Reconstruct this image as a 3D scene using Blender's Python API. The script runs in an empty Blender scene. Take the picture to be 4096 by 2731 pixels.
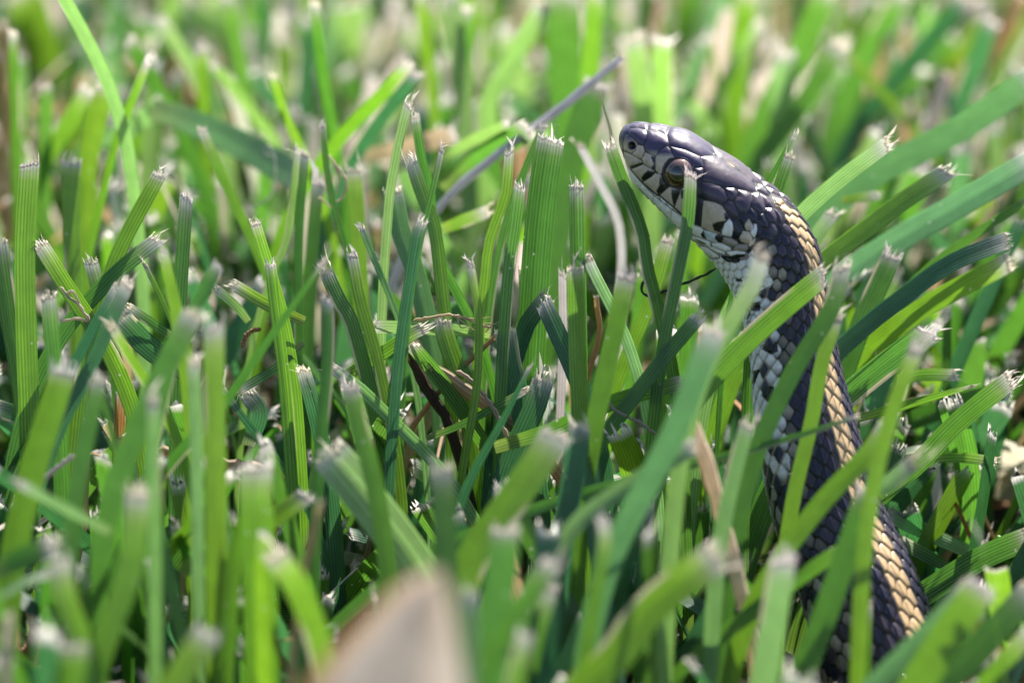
import bpy, math, random
import numpy as np
from mathutils import Vector

# ------------------------------------------------------------------ camera, sky, sun, exposure
MM = 0.001
PITCH = math.radians(20.0)
DIST = 500.0                       # mm, camera to plane of focus
WID = 140.0                        # mm, picture width at the plane of focus
CEN = np.array([0.0, 0.0, 46.0])   # mm, point at the picture centre in the plane of focus
FWD = np.array([0.0, math.cos(PITCH), -math.sin(PITCH)])
UPV = np.array([0.0, math.sin(PITCH), math.cos(PITCH)])
RGT = np.array([1.0, 0.0, 0.0])
CAM = CEN - DIST * FWD
PXW, PXH = 4096.0, 2731.0
KPX = WID / PXW

scene = bpy.context.scene
COL = scene.collection
camd = bpy.data.cameras.new('camera')
cam = bpy.data.objects.new('camera', camd)
COL.objects.link(cam)
cam.location = Vector(CAM * MM)
cam.rotation_euler = (math.pi / 2 - PITCH, 0, 0)
camd.sensor_width = 36.0
camd.lens = 36.0 * DIST / WID
camd.clip_start = 0.005
camd.clip_end = 50.0
camd.dof.use_dof = True
camd.dof.focus_distance = DIST * MM
camd.dof.aperture_fstop = camd.lens / 10.8
camd.dof.aperture_blades = 0
scene.camera = cam

SUN_EL, SUN_AZ = 47.0, 24.0        # sun stands behind the snake, to the right (degrees from +Y towards +X)
world = bpy.data.worlds.new('World')
scene.world = world
world.use_nodes = True
wn = world.node_tree.nodes
wl = world.node_tree.links
sky = wn.new('ShaderNodeTexSky')
sky.sky_type = 'NISHITA'
sky.sun_disc = False
sky.dust_density = 2.0
sky.ozone_density = 0.9
sky.sun_elevation = math.radians(SUN_EL)
sky.sun_rotation = math.radians(SUN_AZ)
bg = wn['Background']
bg.inputs['Strength'].default_value = 0.105
wl.new(sky.outputs['Color'], bg.inputs['Color'])
sund = bpy.data.lights.new('sun', 'SUN')
sun = bpy.data.objects.new('sun', sund)
COL.objects.link(sun)
sund.energy = 5.0
sund.angle = math.radians(0.5)
sund.color = (1.0, 0.95, 0.87)
_e, _a = math.radians(SUN_EL), math.radians(SUN_AZ)
SUNV = Vector((math.sin(_a) * math.cos(_e), math.cos(_a) * math.cos(_e), math.sin(_e)))
sun.rotation_euler = SUNV.to_track_quat('Z', 'Y').to_euler()
sun.location = (0, 0, 1)
scene.view_settings.view_transform = 'Standard'
scene.view_settings.look = 'None'
scene.view_settings.gamma = 1.0
scene.view_settings.exposure = 0.98
scene.render.engine = 'CYCLES'
scene.cycles.use_denoising = True
scene.cycles.max_bounces = 10
scene.cycles.transmission_bounces = 6
scene.cycles.diffuse_bounces = 4
scene.cycles.glossy_bounces = 3
scene.cycles.sample_clamp_indirect = 8.0

# ------------------------------------------------------------------ helpers
rng = np.random.default_rng(7)
R = random.Random(11)


def p3(u, v, d):
    """photo pixel + distance beyond the plane of focus (mm) -> world mm"""
    t = (DIST + d) / DIST
    return CEN + FWD * d + RGT * ((u - PXW / 2) * KPX * t) + UPV * ((PXH / 2 - v) * KPX * t)


def proj(P):
    """world mm (n,3) -> pixel u, v, depth offset"""
    q = P - CAM
    dep = q @ FWD
    u = PXW / 2 + (q @ RGT) / dep * DIST / KPX
    v = PXH / 2 - (q @ UPV) / dep * DIST / KPX
    return u, v, dep - DIST


def ground_v(d):
    t = DIST + d
    y = (math.sin(PITCH) - CAM[2] / t) / math.cos(PITCH)
    return PXH / 2 - y * DIST / KPX


CROPS = dict(A=(0, 0, .6058), B=(1300, 0, .6058), C=(2700, 0, .6059), D=(0, 850, .6058), E=(1300, 850, .6058),
             F=(2800, 1000, .5739), G=(0, 1781, .6058), H=(1300, 1781, .6058), I=(2900, 1800, .5938), N=(0, 0, 1.0),
             Z=(2400, 400, .5102), P=(2460, 480, .1913), Q=(2700, 560, .1913), R=(2720, 760, .1913),
             T=(2900, 680, .1913), V=(2860, 940, .22956))


def px(crop, x, y):
    c = CROPS[crop]
    return c[0] + x * c[2], c[1] + y * c[2]


def parse_pts(s):
    out, cr = [], None
    for tok in s.split():
        if tok in CROPS:
            cr = tok
        else:
            a, b = tok.split(',')
            out.append(px(cr, float(a), float(b)))
    return out


def catmull(pts, n):
    """smooth curve through pts (m,k), n samples, uniform in chord length"""
    pts = np.asarray(pts, float)
    if len(pts) == 2:
        t = np.linspace(0, 1, n)[:, None]
        return pts[0] * (1 - t) + pts[1] * t
    P = np.vstack([2 * pts[0] - pts[1], pts, 2 * pts[-1] - pts[-2]])
    cs = np.concatenate([[0], np.cumsum(np.linalg.norm(np.diff(pts, axis=0), axis=1))])
    s = np.linspace(0, cs[-1], n)
    i = np.clip(np.searchsorted(cs, s, side='right') - 1, 0, len(pts) - 2)
    t = ((s - cs[i]) / np.maximum(cs[i + 1] - cs[i], 1e-9))[:, None]
    p0, p1, p2, p3_ = P[i], P[i + 1], P[i + 2], P[i + 3]
    return 0.5 * (2 * p1 + (p2 - p0) * t + (2 * p0 - 5 * p1 + 4 * p2 - p3_) * t ** 2 + (3 * p1 - p0 - 3 * p2 + p3_) * t ** 3)


def nrm(a):
    return a / np.maximum(np.linalg.norm(a, axis=-1, keepdims=True), 1e-12)


def mesh_np(name, V, F, col=None, uv=None, smooth=True):
    """V (n,3) mm; F (m,4) or (m,3) int"""
    F = np.asarray(F, np.int32)
    me = bpy.data.meshes.new(name)
    k = F.shape[1]
    me.vertices.add(len(V))
    me.vertices.foreach_set('co', (np.asarray(V, np.float32) * MM).ravel())
    me.loops.add(F.size)
    me.loops.foreach_set('vertex_index', F.ravel())
    me.polygons.add(len(F))
    me.polygons.foreach_set('loop_start', np.arange(0, F.size, k, dtype=np.int32))
    me.polygons.foreach_set('loop_total', np.full(len(F), k, np.int32))
    me.polygons.foreach_set('use_smooth', np.full(len(F), smooth, bool))
    me.update(calc_edges=True)
    if col is not None:
        at = me.color_attributes.new('Col', 'FLOAT_COLOR', 'POINT')
        c = np.ones((len(V), 4), np.float32)
        c[:, :col.shape[1]] = col
        at.data.foreach_set('color', c.ravel())
    if uv is not None:
        l = me.uv_layers.new(name='UVMap')
        l.data.foreach_set('uv', np.asarray(uv, np.float32)[F.ravel()].ravel())
    me.validate()
    return me


def link(name, me, mat, parent=None, origin=None):
    o = bpy.data.objects.new(name, me)
    COL.objects.link(o)
    if mat is not None:
        me.materials.append(mat)
    if parent is not None:
        o.parent = parent
    return o


def tag(o, label=None, cat=None, group=None, kind=None):
    if label: o['label'] = label
    if cat: o['category'] = cat
    if group: o['group'] = group
    if kind: o['kind'] = kind
    return o


def grid_faces(nu, nv, off=0, wrap=False):
    """nu across, nv along; vertex index = j*nu+i"""
    i = np.arange(nu if wrap else nu - 1)
    j = np.arange(nv - 1)
    I, J = np.meshgrid(i, j)
    I2 = (I + 1) % nu
    return (np.stack([J * nu + I, J * nu + I2, (J + 1) * nu + I2, (J + 1) * nu + I], -1).reshape(-1, 4) + off)


# ------------------------------------------------------------------ materials
def new_mat(name):
    m = bpy.data.materials.new(name)
    m.use_nodes = True
    nt = m.node_tree
    nt.nodes.clear()
    out = nt.nodes.new('ShaderNodeOutputMaterial')
    return m, nt, nt.nodes, nt.links, out


def math_node(nt, op, a, b=None, c=None):
    n = nt.nodes.new('ShaderNodeMath')
    n.operation = op
    for k, x in enumerate((a, b, c)):
        if x is None: continue
        if isinstance(x, (int, float)): n.inputs[k].default_value = x
        else: nt.links.new(x, n.inputs[k])
    return n.outputs[0]


def mix_col(nt, fac, a, b, mode='MIX'):
    n = nt.nodes.new('ShaderNodeMix')
    n.data_type = 'RGBA'
    n.blend_type = mode
    for sock, x in ((n.inputs[0], fac), (n.inputs[6], a), (n.inputs[7], b)):
        if isinstance(x, (int, float)): sock.default_value = x
        elif isinstance(x, tuple): sock.default_value = (*x, 1)
        else: nt.links.new(x, sock)
    return n.outputs[2]


def blade_material(name, transl, rough, veins=True, spec=0.5, tmul=(2.0, 2.05, 1.0), tpale=(1.3, 1.26, 1.2)):
    m, nt, N, L, out = new_mat(name)
    at = N.new('ShaderNodeAttribute'); at.attribute_name = 'Col'
    uv = N.new('ShaderNodeUVMap'); uv.uv_map = 'UVMap'
    sep = N.new('ShaderNodeSeparateXYZ'); L.new(uv.outputs[0], sep.inputs[0])
    # uv.x: mm across, uv.y: mm along
    w = math_node(nt, 'MULTIPLY', sep.outputs[0], 2 * math.pi / 0.42)
    s = math_node(nt, 'SINE', w)
    vein = math_node(nt, 'MULTIPLY_ADD', s, 0.5, 0.5)
    comb = N.new('ShaderNodeCombineXYZ')
    L.new(math_node(nt, 'MULTIPLY', sep.outputs[0], 5.0), comb.inputs[0])
    L.new(math_node(nt, 'MULTIPLY', sep.outputs[1], 0.18), comb.inputs[1])
    no = N.new('ShaderNodeTexNoise'); no.inputs['Scale'].default_value = 1.0; no.inputs['Detail'].default_value = 3
    L.new(comb.outputs[0], no.inputs['Vector'])
    geo = N.new('ShaderNodeNewGeometry')
    no2 = N.new('ShaderNodeTexNoise'); no2.inputs['Scale'].default_value = 420.0; no2.inputs['Detail'].default_value = 4
    L.new(geo.outputs['Position'], no2.inputs['Vector'])
    f1 = math_node(nt, 'MULTIPLY_ADD', no.outputs[0], 0.7, 0.65)
    f2 = math_node(nt, 'MULTIPLY_ADD', no2.outputs[0], 0.5, 0.75)
    f3 = math_node(nt, 'MULTIPLY_ADD', vein, 0.45 if veins else 0.1, 0.78)
    f = math_node(nt, 'MULTIPLY', math_node(nt, 'MULTIPLY', f1, f2), f3)
    vm = N.new('ShaderNodeVectorMath'); vm.operation = 'SCALE'
    L.new(at.outputs['Color'], vm.inputs[0]); L.new(f, vm.inputs['Scale'])
    base = vm.outputs[0]
    # small pale dust specks
    vor = N.new('ShaderNodeTexVoronoi'); vor.inputs['Scale'].default_value = 330.0
    L.new(geo.outputs['Position'], vor.inputs['Vector'])
    sp = math_node(nt, 'LESS_THAN', vor.outputs['Distance'], 0.06)
    base = mix_col(nt, math_node(nt, 'MULTIPLY', sp, 0.6), base, (0.55, 0.58, 0.5))
    pr = N.new('ShaderNodeBsdfPrincipled')
    L.new(base, pr.inputs['Base Color'])
    pr.inputs['Roughness'].default_value = rough
    pr.inputs['Specular IOR Level'].default_value = spec
    bump = N.new('ShaderNodeBump'); bump.inputs['Strength'].default_value = 0.8
    bump.inputs['Distance'].default_value = 0.00012
    hgt = math_node(nt, 'ADD', vein if veins else no.outputs[0], math_node(nt, 'MULTIPLY', no.outputs[0], 0.6))
    L.new(hgt, bump.inputs['Height'])
    L.new(bump.outputs[0], pr.inputs['Normal'])
    tr = N.new('ShaderNodeBsdfTranslucent')
    hsv = N.new('ShaderNodeSeparateColor'); hsv.mode = 'HSV'
    L.new(base, hsv.inputs[0])
    sat = N.new('ShaderNodeMapRange'); sat.inputs['From Min'].default_value = .3; sat.inputs['From Max'].default_value = .75
    L.new(hsv.outputs[1], sat.inputs['Value'])
    mul = mix_col(nt, sat.outputs[0], tpale, tmul)
    tcol = mix_col(nt, 1.0, base, mul, 'MULTIPLY')
    L.new(tcol, tr.inputs['Color'])
    mx = N.new('ShaderNodeMixShader'); mx.inputs[0].default_value = transl
    L.new(pr.outputs[0], mx.inputs[1]); L.new(tr.outputs[0], mx.inputs[2])
    L.new(mx.outputs[0], out.inputs[0])
    return m


M_BLADE = blade_material('grass_leaf', 0.42, 0.33, spec=0.9)
M_DRY = blade_material('dry_straw', 0.38, 0.6, spec=0.3, tmul=(1.3, 1.2, 1.0))
M_TORN = blade_material('torn_fibre', 0.6, 0.7, veins=False, spec=0.25, tmul=(1.35, 1.32, 1.28))


def soil_material():
    m, nt, N, L, out = new_mat('soil')
    geo = N.new('ShaderNodeNewGeometry')
    no = N.new('ShaderNodeTexNoise'); no.inputs['Scale'].default_value = 260; no.inputs['Detail'].default_value = 8
    L.new(geo.outputs['Position'], no.inputs['Vector'])
    cr = N.new('ShaderNodeValToRGB')
    cr.color_ramp.elements[0].position = .35; cr.color_ramp.elements[0].color = (.012, .008, .005, 1)
    cr.color_ramp.elements[1].position = .7; cr.color_ramp.elements[1].color = (.09, .06, .035, 1)
    L.new(no.outputs[0], cr.inputs[0])
    pr = N.new('ShaderNodeBsdfPrincipled'); pr.inputs['Roughness'].default_value = .9
    L.new(cr.outputs[0], pr.inputs['Base Color'])
    bm = N.new('ShaderNodeBump'); bm.inputs['Distance'].default_value = .002
    L.new(no.outputs[0], bm.inputs['Height']); L.new(bm.outputs[0], pr.inputs['Normal'])
    L.new(pr.outputs[0], out.inputs[0])
    return m


def snake_material():
    m, nt, N, L, out = new_mat('snake_scales')
    at = N.new('ShaderNodeAttribute'); at.attribute_name = 'Col'
    geo = N.new('ShaderNodeNewGeometry')
    no = N.new('ShaderNodeTexNoise'); no.inputs['Scale'].default_value = 1500; no.inputs['Detail'].default_value = 4
    L.new(geo.outputs['Position'], no.inputs['Vector'])
    f = math_node(nt, 'MULTIPLY_ADD', no.outputs[0], 0.7, 0.65)
    vm = N.new('ShaderNodeVectorMath'); vm.operation = 'SCALE'
    L.new(at.outputs['Color'], vm.inputs[0]); L.new(f, vm.inputs['Scale'])
    pr = N.new('ShaderNodeBsdfPrincipled')
    L.new(vm.outputs[0], pr.inputs['Base Color'])
    r = math_node(nt, 'MULTIPLY_ADD', no.outputs[0], 0.22, 0.24)
    L.new(r, pr.inputs['Roughness'])
    pr.inputs['Specular IOR Level'].default_value = 0.5
    pr.inputs['Coat Weight'].default_value = 0.12
    pr.inputs['Coat Roughness'].default_value = 0.1
    pr.inputs['Subsurface Weight'].default_value = 0.0
    bm = N.new('ShaderNodeBump'); bm.inputs['Distance'].default_value = .00004; bm.inputs['Strength'].default_value = .6
    L.new(no.outputs[0], bm.inputs['Height']); L.new(bm.outputs[0], pr.inputs['Normal'])
    L.new(pr.outputs[0], out.inputs[0])
    return m


def plain_mat(name, col, rough=.4, spec=.5, attr=False, coat=0):
    m, nt, N, L, out = new_mat(name)
    pr = N.new('ShaderNodeBsdfPrincipled')
    pr.inputs['Base Color'].default_value = (*col, 1)
    pr.inputs['Roughness'].default_value = rough
    pr.inputs['Specular IOR Level'].default_value = spec
    pr.inputs['Coat Weight'].default_value = coat
    pr.inputs['Coat Roughness'].default_value = .03
    if attr:
        at = N.new('ShaderNodeAttribute'); at.attribute_name = 'Col'
        L.new(at.outputs['Color'], pr.inputs['Base Color'])
    else:
        geo = N.new('ShaderNodeNewGeometry')
        no = N.new('ShaderNodeTexNoise'); no.inputs['Scale'].default_value = 900
        L.new(geo.outputs['Position'], no.inputs['Vector'])
        c = mix_col(nt, math_node(nt, 'MULTIPLY', no.outputs[0], .5), col, tuple(x * .5 for x in col))
        L.new(c, pr.inputs['Base Color'])
    L.new(pr.outputs[0], out.inputs[0])
    return m


M_SOIL = soil_material()
M_SNAKE = snake_material()
M_EYE = plain_mat('snake_eye', (.05, .03, .02), .08, .8, attr=True, coat=1.0)

# ------------------------------------------------------------------ ground
n = 161
gx = np.sign(np.linspace(-1, 1, n)) * np.abs(np.linspace(-1, 1, n)) ** 3 * 3000
GX, GY = np.meshgrid(gx, gx + 150)
GZ = 1.6 * np.sin(GX * .11 + 1.3 * np.sin(GY * .07)) + 1.2 * np.sin(GY * .16 + 2 * np.sin(GX * .05)) - 2.5
GZ = GZ * np.exp(-(GX ** 2 + GY ** 2) / 900000.0) + rng.normal(0, .5, GX.shape)
o = link('ground', mesh_np('ground', np.stack([GX, GY, GZ], -1).reshape(-1, 3), grid_faces(n, n)), M_SOIL)
tag(o, 'dark brown soil under the lawn', 'ground', kind='structure')

# ------------------------------------------------------------------ the snake
# outline of the raised neck and head: (upper/back edge, lower/belly edge) pixel pairs, roll of the back towards the viewer, width/height, depth
SN = [
    ('Z', 150, 275, 149, 335, 25, 1.10, 0), ('Z', 160, 247, 157, 372, 25, 1.10, 0), ('Z', 185, 213, 174, 412, 25, 1.08, 0),
    ('Z', 240, 187, 205, 492, 25, 1.05, 0), ('Z', 375, 183, 245, 605, 25, 1.0, 0), ('Z', 540, 208, 300, 692, 25, 1.0, 0),
    ('Z', 680, 243, 362, 755, 25, 1.02, 0), ('Z', 800, 306, 446, 838, 26, 1.06, 0), ('Z', 900, 372, 538, 930, 27, 1.1, 0),
    ('Z', 1080, 476, 672, 1050, 29, 1.12, 0), ('Z', 1230, 594, 812, 1185, 31, 1.08, 0), ('Z', 1350, 684, 885, 1268, 33, 1.0, 0),
    ('Z', 1445, 758, 943, 1342, 35, .95, 0), ('Z', 1535, 856, 985, 1408, 36, .92, 0), ('Z', 1608, 958, 1022, 1468, 37, .92, 0),
    ('Z', 1690, 1130, 1060, 1548, 38, .92, 0), ('Z', 1738, 1320, 1100, 1622, 39, .92, 0),
    ('N', 3315, 1250, 2985, 1330, 43, .94, -1), ('N', 3339, 1373, 3003, 1428, 46, .95, -2), ('N', 3366, 1505, 3012, 1570, 48, .96, -3),
    ('N', 3398, 1620, 3023, 1692, 50, .98, -4), ('N', 3442, 1775, 3048, 1852, 51, 1.0, -5), ('N', 3517, 2002, 3098, 2090, 52, 1.0, -6),
    ('N', 3562, 2095, 3130, 2195, 52, 1.0, -7), ('N', 3642, 2251, 3190, 2350, 52, 1.0, -9), ('N', 3725, 2459, 3252, 2560, 52, 1.0, -11),
    ('N', 3822, 2680, 3320, 2790, 52, 1.0, -14),
]
ctr, Es, Ud, Ld, Hh, Ww, Ex = [], [], [], [], [], [], []
for k, (cr, ax, ay, bx_, by_, phi, asp, dep) in enumerate(SN):
    a = p3(*px(cr, ax, ay), dep); b = p3(*px(cr, bx_, by_), dep)
    Nn = (a - b); E = np.linalg.norm(Nn) / 2; Nn = Nn / (2 * E)
    c = (a + b) / 2
    Cc = nrm(CAM - c); Cc = nrm(Cc - Nn * (Cc @ Nn))
    f = math.radians(phi)
    ex = 2.45 - .35 * min(1, max(0, (k - 9) / 8))
    q = ex / (ex - 1)
    h = E / ((math.cos(f)) ** q + (asp * math.sin(f)) ** q) ** (1 / q)
    ctr.append(c); Ud.append(Nn * math.cos(f) + Cc * math.sin(f)); Ld.append(Cc * math.cos(f) - Nn * math.sin(f))
    Hh.append(h); Ww.append(h * asp); Ex.append(ex)
# snout tip
ctr.insert(0, p3(*px('Z', 146.5, 305), 0)); Ud.insert(0, Ud[0]); Ld.insert(0, Ld[0]); Hh.insert(0, .02); Ww.insert(0, .02); Ex.insert(0, 2.45)
NVIS = len(ctr)
# the rest of the body comes down to the ground and runs off through the grass
c0 = ctr[-1]
tail = [(c0[0] + 5, c0[1] - 11, 6.6, 7.4), (c0[0] + 16, c0[1] - 26, 6.4, 7.5), (c0[0] + 40, c0[1] - 38, 6.6, 7.6), (c0[0] + 75, c0[1] - 30, 6.8, 7.6),
        (c0[0] + 110, c0[1] - 2, 6.6, 7.4), (c0[0] + 150, c0[1] + 10, 6.2, 7.0), (c0[0] + 195, c0[1] - 4, 5.6, 6.3), (c0[0] + 240, c0[1] - 26, 4.6, 5.2),
        (c0[0] + 285, c0[1] - 20, 3.2, 3.6), (c0[0] + 325, c0[1] + 4, 1.8, 2.0), (c0[0] + 360, c0[1] + 14, .4, .4)]
tp = np.array(tail)
for k in range(len(tp)):
    z = tp[k, 3] - .6 if k else 8.2
    ctr.append(np.array([tp[k, 0], tp[k, 1], z]))
    a = ctr[-2]; b = tp[min(k + 1, len(tp) - 1), :3] * [1, 1, 0] + [0, 0, z]
    T = nrm(b - a)
    U = np.array([0, 0, 1.0]) if k > 1 else nrm(Ud[NVIS - 1] * (1 - (k + 1) / 3) + np.array([0, 0, 1.0]) * (k + 1) / 3)
    U = nrm(U - T * (T @ U))
    Ud.append(U); Ld.append(np.cross(U, -T) * (1 if np.cross(U, -T) @ Ld[-1] > 0 else -1))
    Hh.append(tp[k, 3] * .95); Ww.append(tp[k, 3]); Ex.append(2.1)
ctr, Ud, Ld, Hh, Ww, Ex = map(np.array, (ctr, Ud, Ld, Hh, Ww, Ex))
cs = np.concatenate([[0], np.cumsum(np.linalg.norm(np.diff(ctr, axis=0), axis=1))])


def herm(y, s):
    """non-uniform Catmull-Rom through (cs, y)"""
    y = np.asarray(y, float); y2 = y if y.ndim > 1 else y[:, None]
    d = np.gradient(y2, cs, axis=0)
    i = np.clip(np.searchsorted(cs, s, side='right') - 1, 0, len(cs) - 2)
    hh = (cs[i + 1] - cs[i])[:, None]; t = ((s - cs[i])[:, None]) / hh
    r = ((2 * t ** 3 - 3 * t ** 2 + 1) * y2[i] + (t ** 3 - 2 * t ** 2 + t) * hh * d[i] + (-2 * t ** 3 + 3 * t ** 2) * y2[i + 1] + (t ** 3 - t ** 2) * hh * d[i + 1])
    return r if y.ndim > 1 else r[:, 0]


s_vis = cs[NVIS - 1]
S = np.concatenate([[0, .004, .015, .035, .06], np.arange(.1, 1.0, .05), np.arange(1.0, 30, .1), np.arange(30, s_vis, .125), np.arange(s_vis, cs[-1], .5), [cs[-1]]])
c_, u_, l_ = herm(ctr, S), nrm(herm(Ud, S)), nrm(herm(Ld, S))
# radius: round the first stretch off like the end of an ellipsoid
h_ = np.interp(S, cs, Hh); w_ = np.interp(S, cs, Ww); e_ = np.interp(S, cs, Ex)
hs, ws = herm(Hh, S), herm(Ww, S)
bl = np.clip((S - cs[3]) / 1.0, 0, 1)
h_ = h_ * (1 - bl) + hs * bl; w_ = w_ * (1 - bl) + ws * bl
h_ = np.maximum(h_, .01); w_ = np.maximum(w_, .01)
NT = 420
th = (np.arange(NT) + .5) / NT * 2 * math.pi - math.pi        # 0 = back, +90 = side towards the viewer
cth, sth = np.cos(th), np.sin(th)
pw = (2 / e_)[:, None]
cy = np.sign(cth) * np.abs(cth) ** pw * h_[:, None]
cx = np.sign(sth) * np.abs(sth) ** pw * w_[:, None]
G = c_[:, None, :] + u_[:, None, :] * cy[..., None] + l_[:, None, :] * cx[..., None]
dS = np.gradient(G, axis=0)
dT = (np.roll(G, -1, axis=1) - np.roll(G, 1, axis=1))
NG = nrm(np.cross(dT, dS))
if (NG[200, 0] @ (G[200, 0] - c_[200])) < 0: NG = -NG
NG[:5] = -nrm(np.gradient(c_, axis=0)[4])

# --- traced head plates
POLY = [
    ('rost', 'plum', 'P 50,350 120,190 250,90 310,150 270,270 200,330 165,480 165,640 110,600 60,450'),
    ('in', 'plum', 'P 310,178 480,168 630,208 668,190 690,90 340,50 280,110 300,150 272,275 400,390 490,500 610,530 650,420 665,300 680,200 640,205 480,170'),
    ('in1', 'plum', 'P 310,180 480,170 630,210 665,300 650,420 610,530 490,500 400,390 270,280'),
    ('in2', 'plum', 'P 290,110 350,40 675,60 690,185 632,205 480,165 310,175'),
    ('na', 'nas', 'P 260,290 400,390 480,510 450,560 420,640 345,700 180,630 165,480 205,330'),
    ('nb', 'cream', 'P 485,520 600,545 625,660 560,820 460,790 350,710 430,640 455,560'),
    ('pf', 'plum', 'P 700,220 900,240 1060,330 1120,480 1090,540 940,620 850,760 740,720 640,660 615,530 655,420 670,300'),
    ('pf2', 'plum', 'P 700,90 1140,170 1105,240 1070,320 900,235 700,212 690,150'),
    ('lo', 'cream', 'P 640,675 740,720 845,770 840,900 845,1060 740,1010 590,900 560,820'),
    ('po', 'preoc', 'P 1090,545 1170,620 1240,790 1130,810 1050,900 1000,1000 980,1120 930,1130 850,1060 845,900 850,770 940,620'),
    ('so', 'plum', 'P 1130,545 1300,590 1480,640 1800,770 1840,880 1840,990 1660,990 1520,890 1350,820 1240,790 1175,620'),
    ('fr', 'plum', 'P 1160,150 1090,310 1135,490 1140,540 1480,630 1790,770 2060,750 1900,440 1600,230'),
    ('pu', 'brown', 'Q 370,580 590,590 592,700 560,800 490,790 420,680'),
    ('pl', 'dark', 'Q 490,800 560,830 550,880 480,930 380,1000 330,960 420,880'),
    ('pa', 'brown', 'Q 540,370 620,340 800,330 940,370 1200,580 1400,710 1600,850 1680,1000 1680,1070 1600,1090 1380,1030 1000,960 700,880 580,850 600,700 590,500'),
    ('pa2', 'brown', 'Q 610,60 900,250 1740,760 1600,840 1400,700 1200,570 940,360 810,325 700,200'),
    ('t1', 'tempo', 'Q 570,880 750,900 950,970 1040,1060 1110,1220 1060,1310 970,1360 700,1270 480,1180 470,1020 500,930'),
    ('t2', 'brown', 'Q 1040,1000 1250,1010 1310,1100 1290,1200 1200,1280 1110,1210 1060,1080'),
    ('t3', 'brown', 'Q 1310,1040 1500,1080 1590,1130 1600,1300 1560,1450 1490,1550 1370,1520 1290,1400 1220,1290 1310,1180'),
    ('t4', 'brown', 'R 900,320 1010,220 1110,250 1200,440 1230,540 1180,590 1050,560 960,450'),
    ('n1', 'brown', 'R 1500,90 1650,60 1700,130 1760,250 1790,380 1760,480 1650,470 1490,350 1480,230'),
    ('n2', 'brown', 'T 730,500 900,560 980,680 990,790 850,770 780,640'),
    ('n3', 'dark', 'T 650,360 740,350 880,440 930,540 860,550 660,430'),
    ('n4', 'brown', 'T 840,800 980,800 1050,880 1090,1000 1060,1100 930,1090 830,950 820,850'),
    ('n5', 'brown', 'T 1000,800 1100,850 1190,960 1190,1080 1110,1070 1060,900'),
    ('n6', 'brown', 'T 930,1120 1030,1130 1100,1260 1090,1350 1030,1430 950,1330 900,1240'),
    ('k1', 'dark', 'R 1480,360 1600,440 1630,560 1600,690 1510,680 1400,510'),
    ('k2', 'dark', 'R 1640,490 1740,480 1830,640 1850,780 1800,820 1700,790 1610,650'),
    ('k3', 'dark', 'R 1220,510 1380,520 1460,600 1540,750 1500,860 1320,840 1290,720 1200,600'),
    ('k4', 'dark', 'R 1030,580 1180,600 1280,780 1310,880 1260,1000 1150,1010 870,940 870,860 930,700'),
    ('k5', 'cream', 'R 1320,850 1450,870 1520,1000 1500,1090 1400,1130 1280,1080 1230,1000 1290,900'),
    ('k6', 'dark', 'R 1540,700 1640,700 1720,850 1690,980 1530,1000 1460,880 1540,780'),
    ('k7', 'dark', 'R 1720,860 1850,830 1930,900 1940,1060 1860,1110 1720,1070 1650,1000'),
    ('m1', 'grey', 'R 910,970 1080,1000 1200,1080 1230,1160 1160,1190 1040,1170 880,1100'),
    ('m2', 'grey', 'R 1240,1130 1420,1130 1440,1220 1390,1280 1160,1270 1090,1220'),
    ('m3', 'cream', 'R 1420,1140 1560,1000 1590,1020 1560,1110 1460,1200'),
    ('s1', 'cream', 'P 180,650 345,715 550,840 590,910 480,960 340,1010 270,1010 200,850'),
    ('s2', 'cream', 'P 600,925 740,1010 840,1080 760,1180 580,1290 460,1170 340,1030 480,975'),
    ('s3', 'cream', 'P 850,1100 960,1140 1000,1230 1070,1370 1000,1450 900,1568 760,1450 580,1300 760,1190'),
    ('s4', 'cream', 'Z 545,680 630,700 625,740 580,835 560,820 470,745'),
    ('s5', 'cream', 'Z 632,700 690,670 750,730 760,800 745,970 720,960 585,840'),
    ('s6', 'dark', 'R 350,150 480,200 490,300 470,450 450,740 430,760 300,680 320,480'),
    ('s7', 'cream', 'R 490,220 720,250 880,330 960,450 1030,570 960,640 870,860 850,920 770,910 620,860 440,780 460,500'),
    ('i0', 'white', 'Z 195,430 240,550 330,655 310,695 250,640 190,500'),
    ('i1', 'white', 'Z 240,590 330,655 310,690 255,640'),
    ('i2', 'white', 'Z 330,655 425,750 410,800 310,690'),
    ('i3', 'white', 'Z 425,750 565,860 555,940 410,800'),
    ('i4', 'white', 'Z 565,860 620,900 745,980 740,1050 600,990 555,940'),
    ('i5', 'white', 'R 270,730 440,780 490,830 550,1040 280,930'),
    ('i6', 'blueish', 'R 490,830 620,860 770,910 900,970 880,1110 780,1110 560,1040'),
    ('g1', 'white', 'R 260,940 560,1050 640,1080 650,1190 520,1160 250,1020'),
    ('g2', 'white', 'R 660,1100 880,1110 1060,1200 1070,1270 930,1270 680,1180'),
    ('g3', 'white', 'R 540,1170 700,1190 940,1290 940,1350 780,1310'),
    ('g4', 'white', 'R 390,1170 540,1180 820,1370 820,1410 690,1420 500,1310'),
    ('g5', 'white', 'R 960,1290 1180,1260 1370,1290 1370,1390 1200,1410 1040,1370'),
]
POLY = [p for p in POLY if p[0] != 'in']
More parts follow.
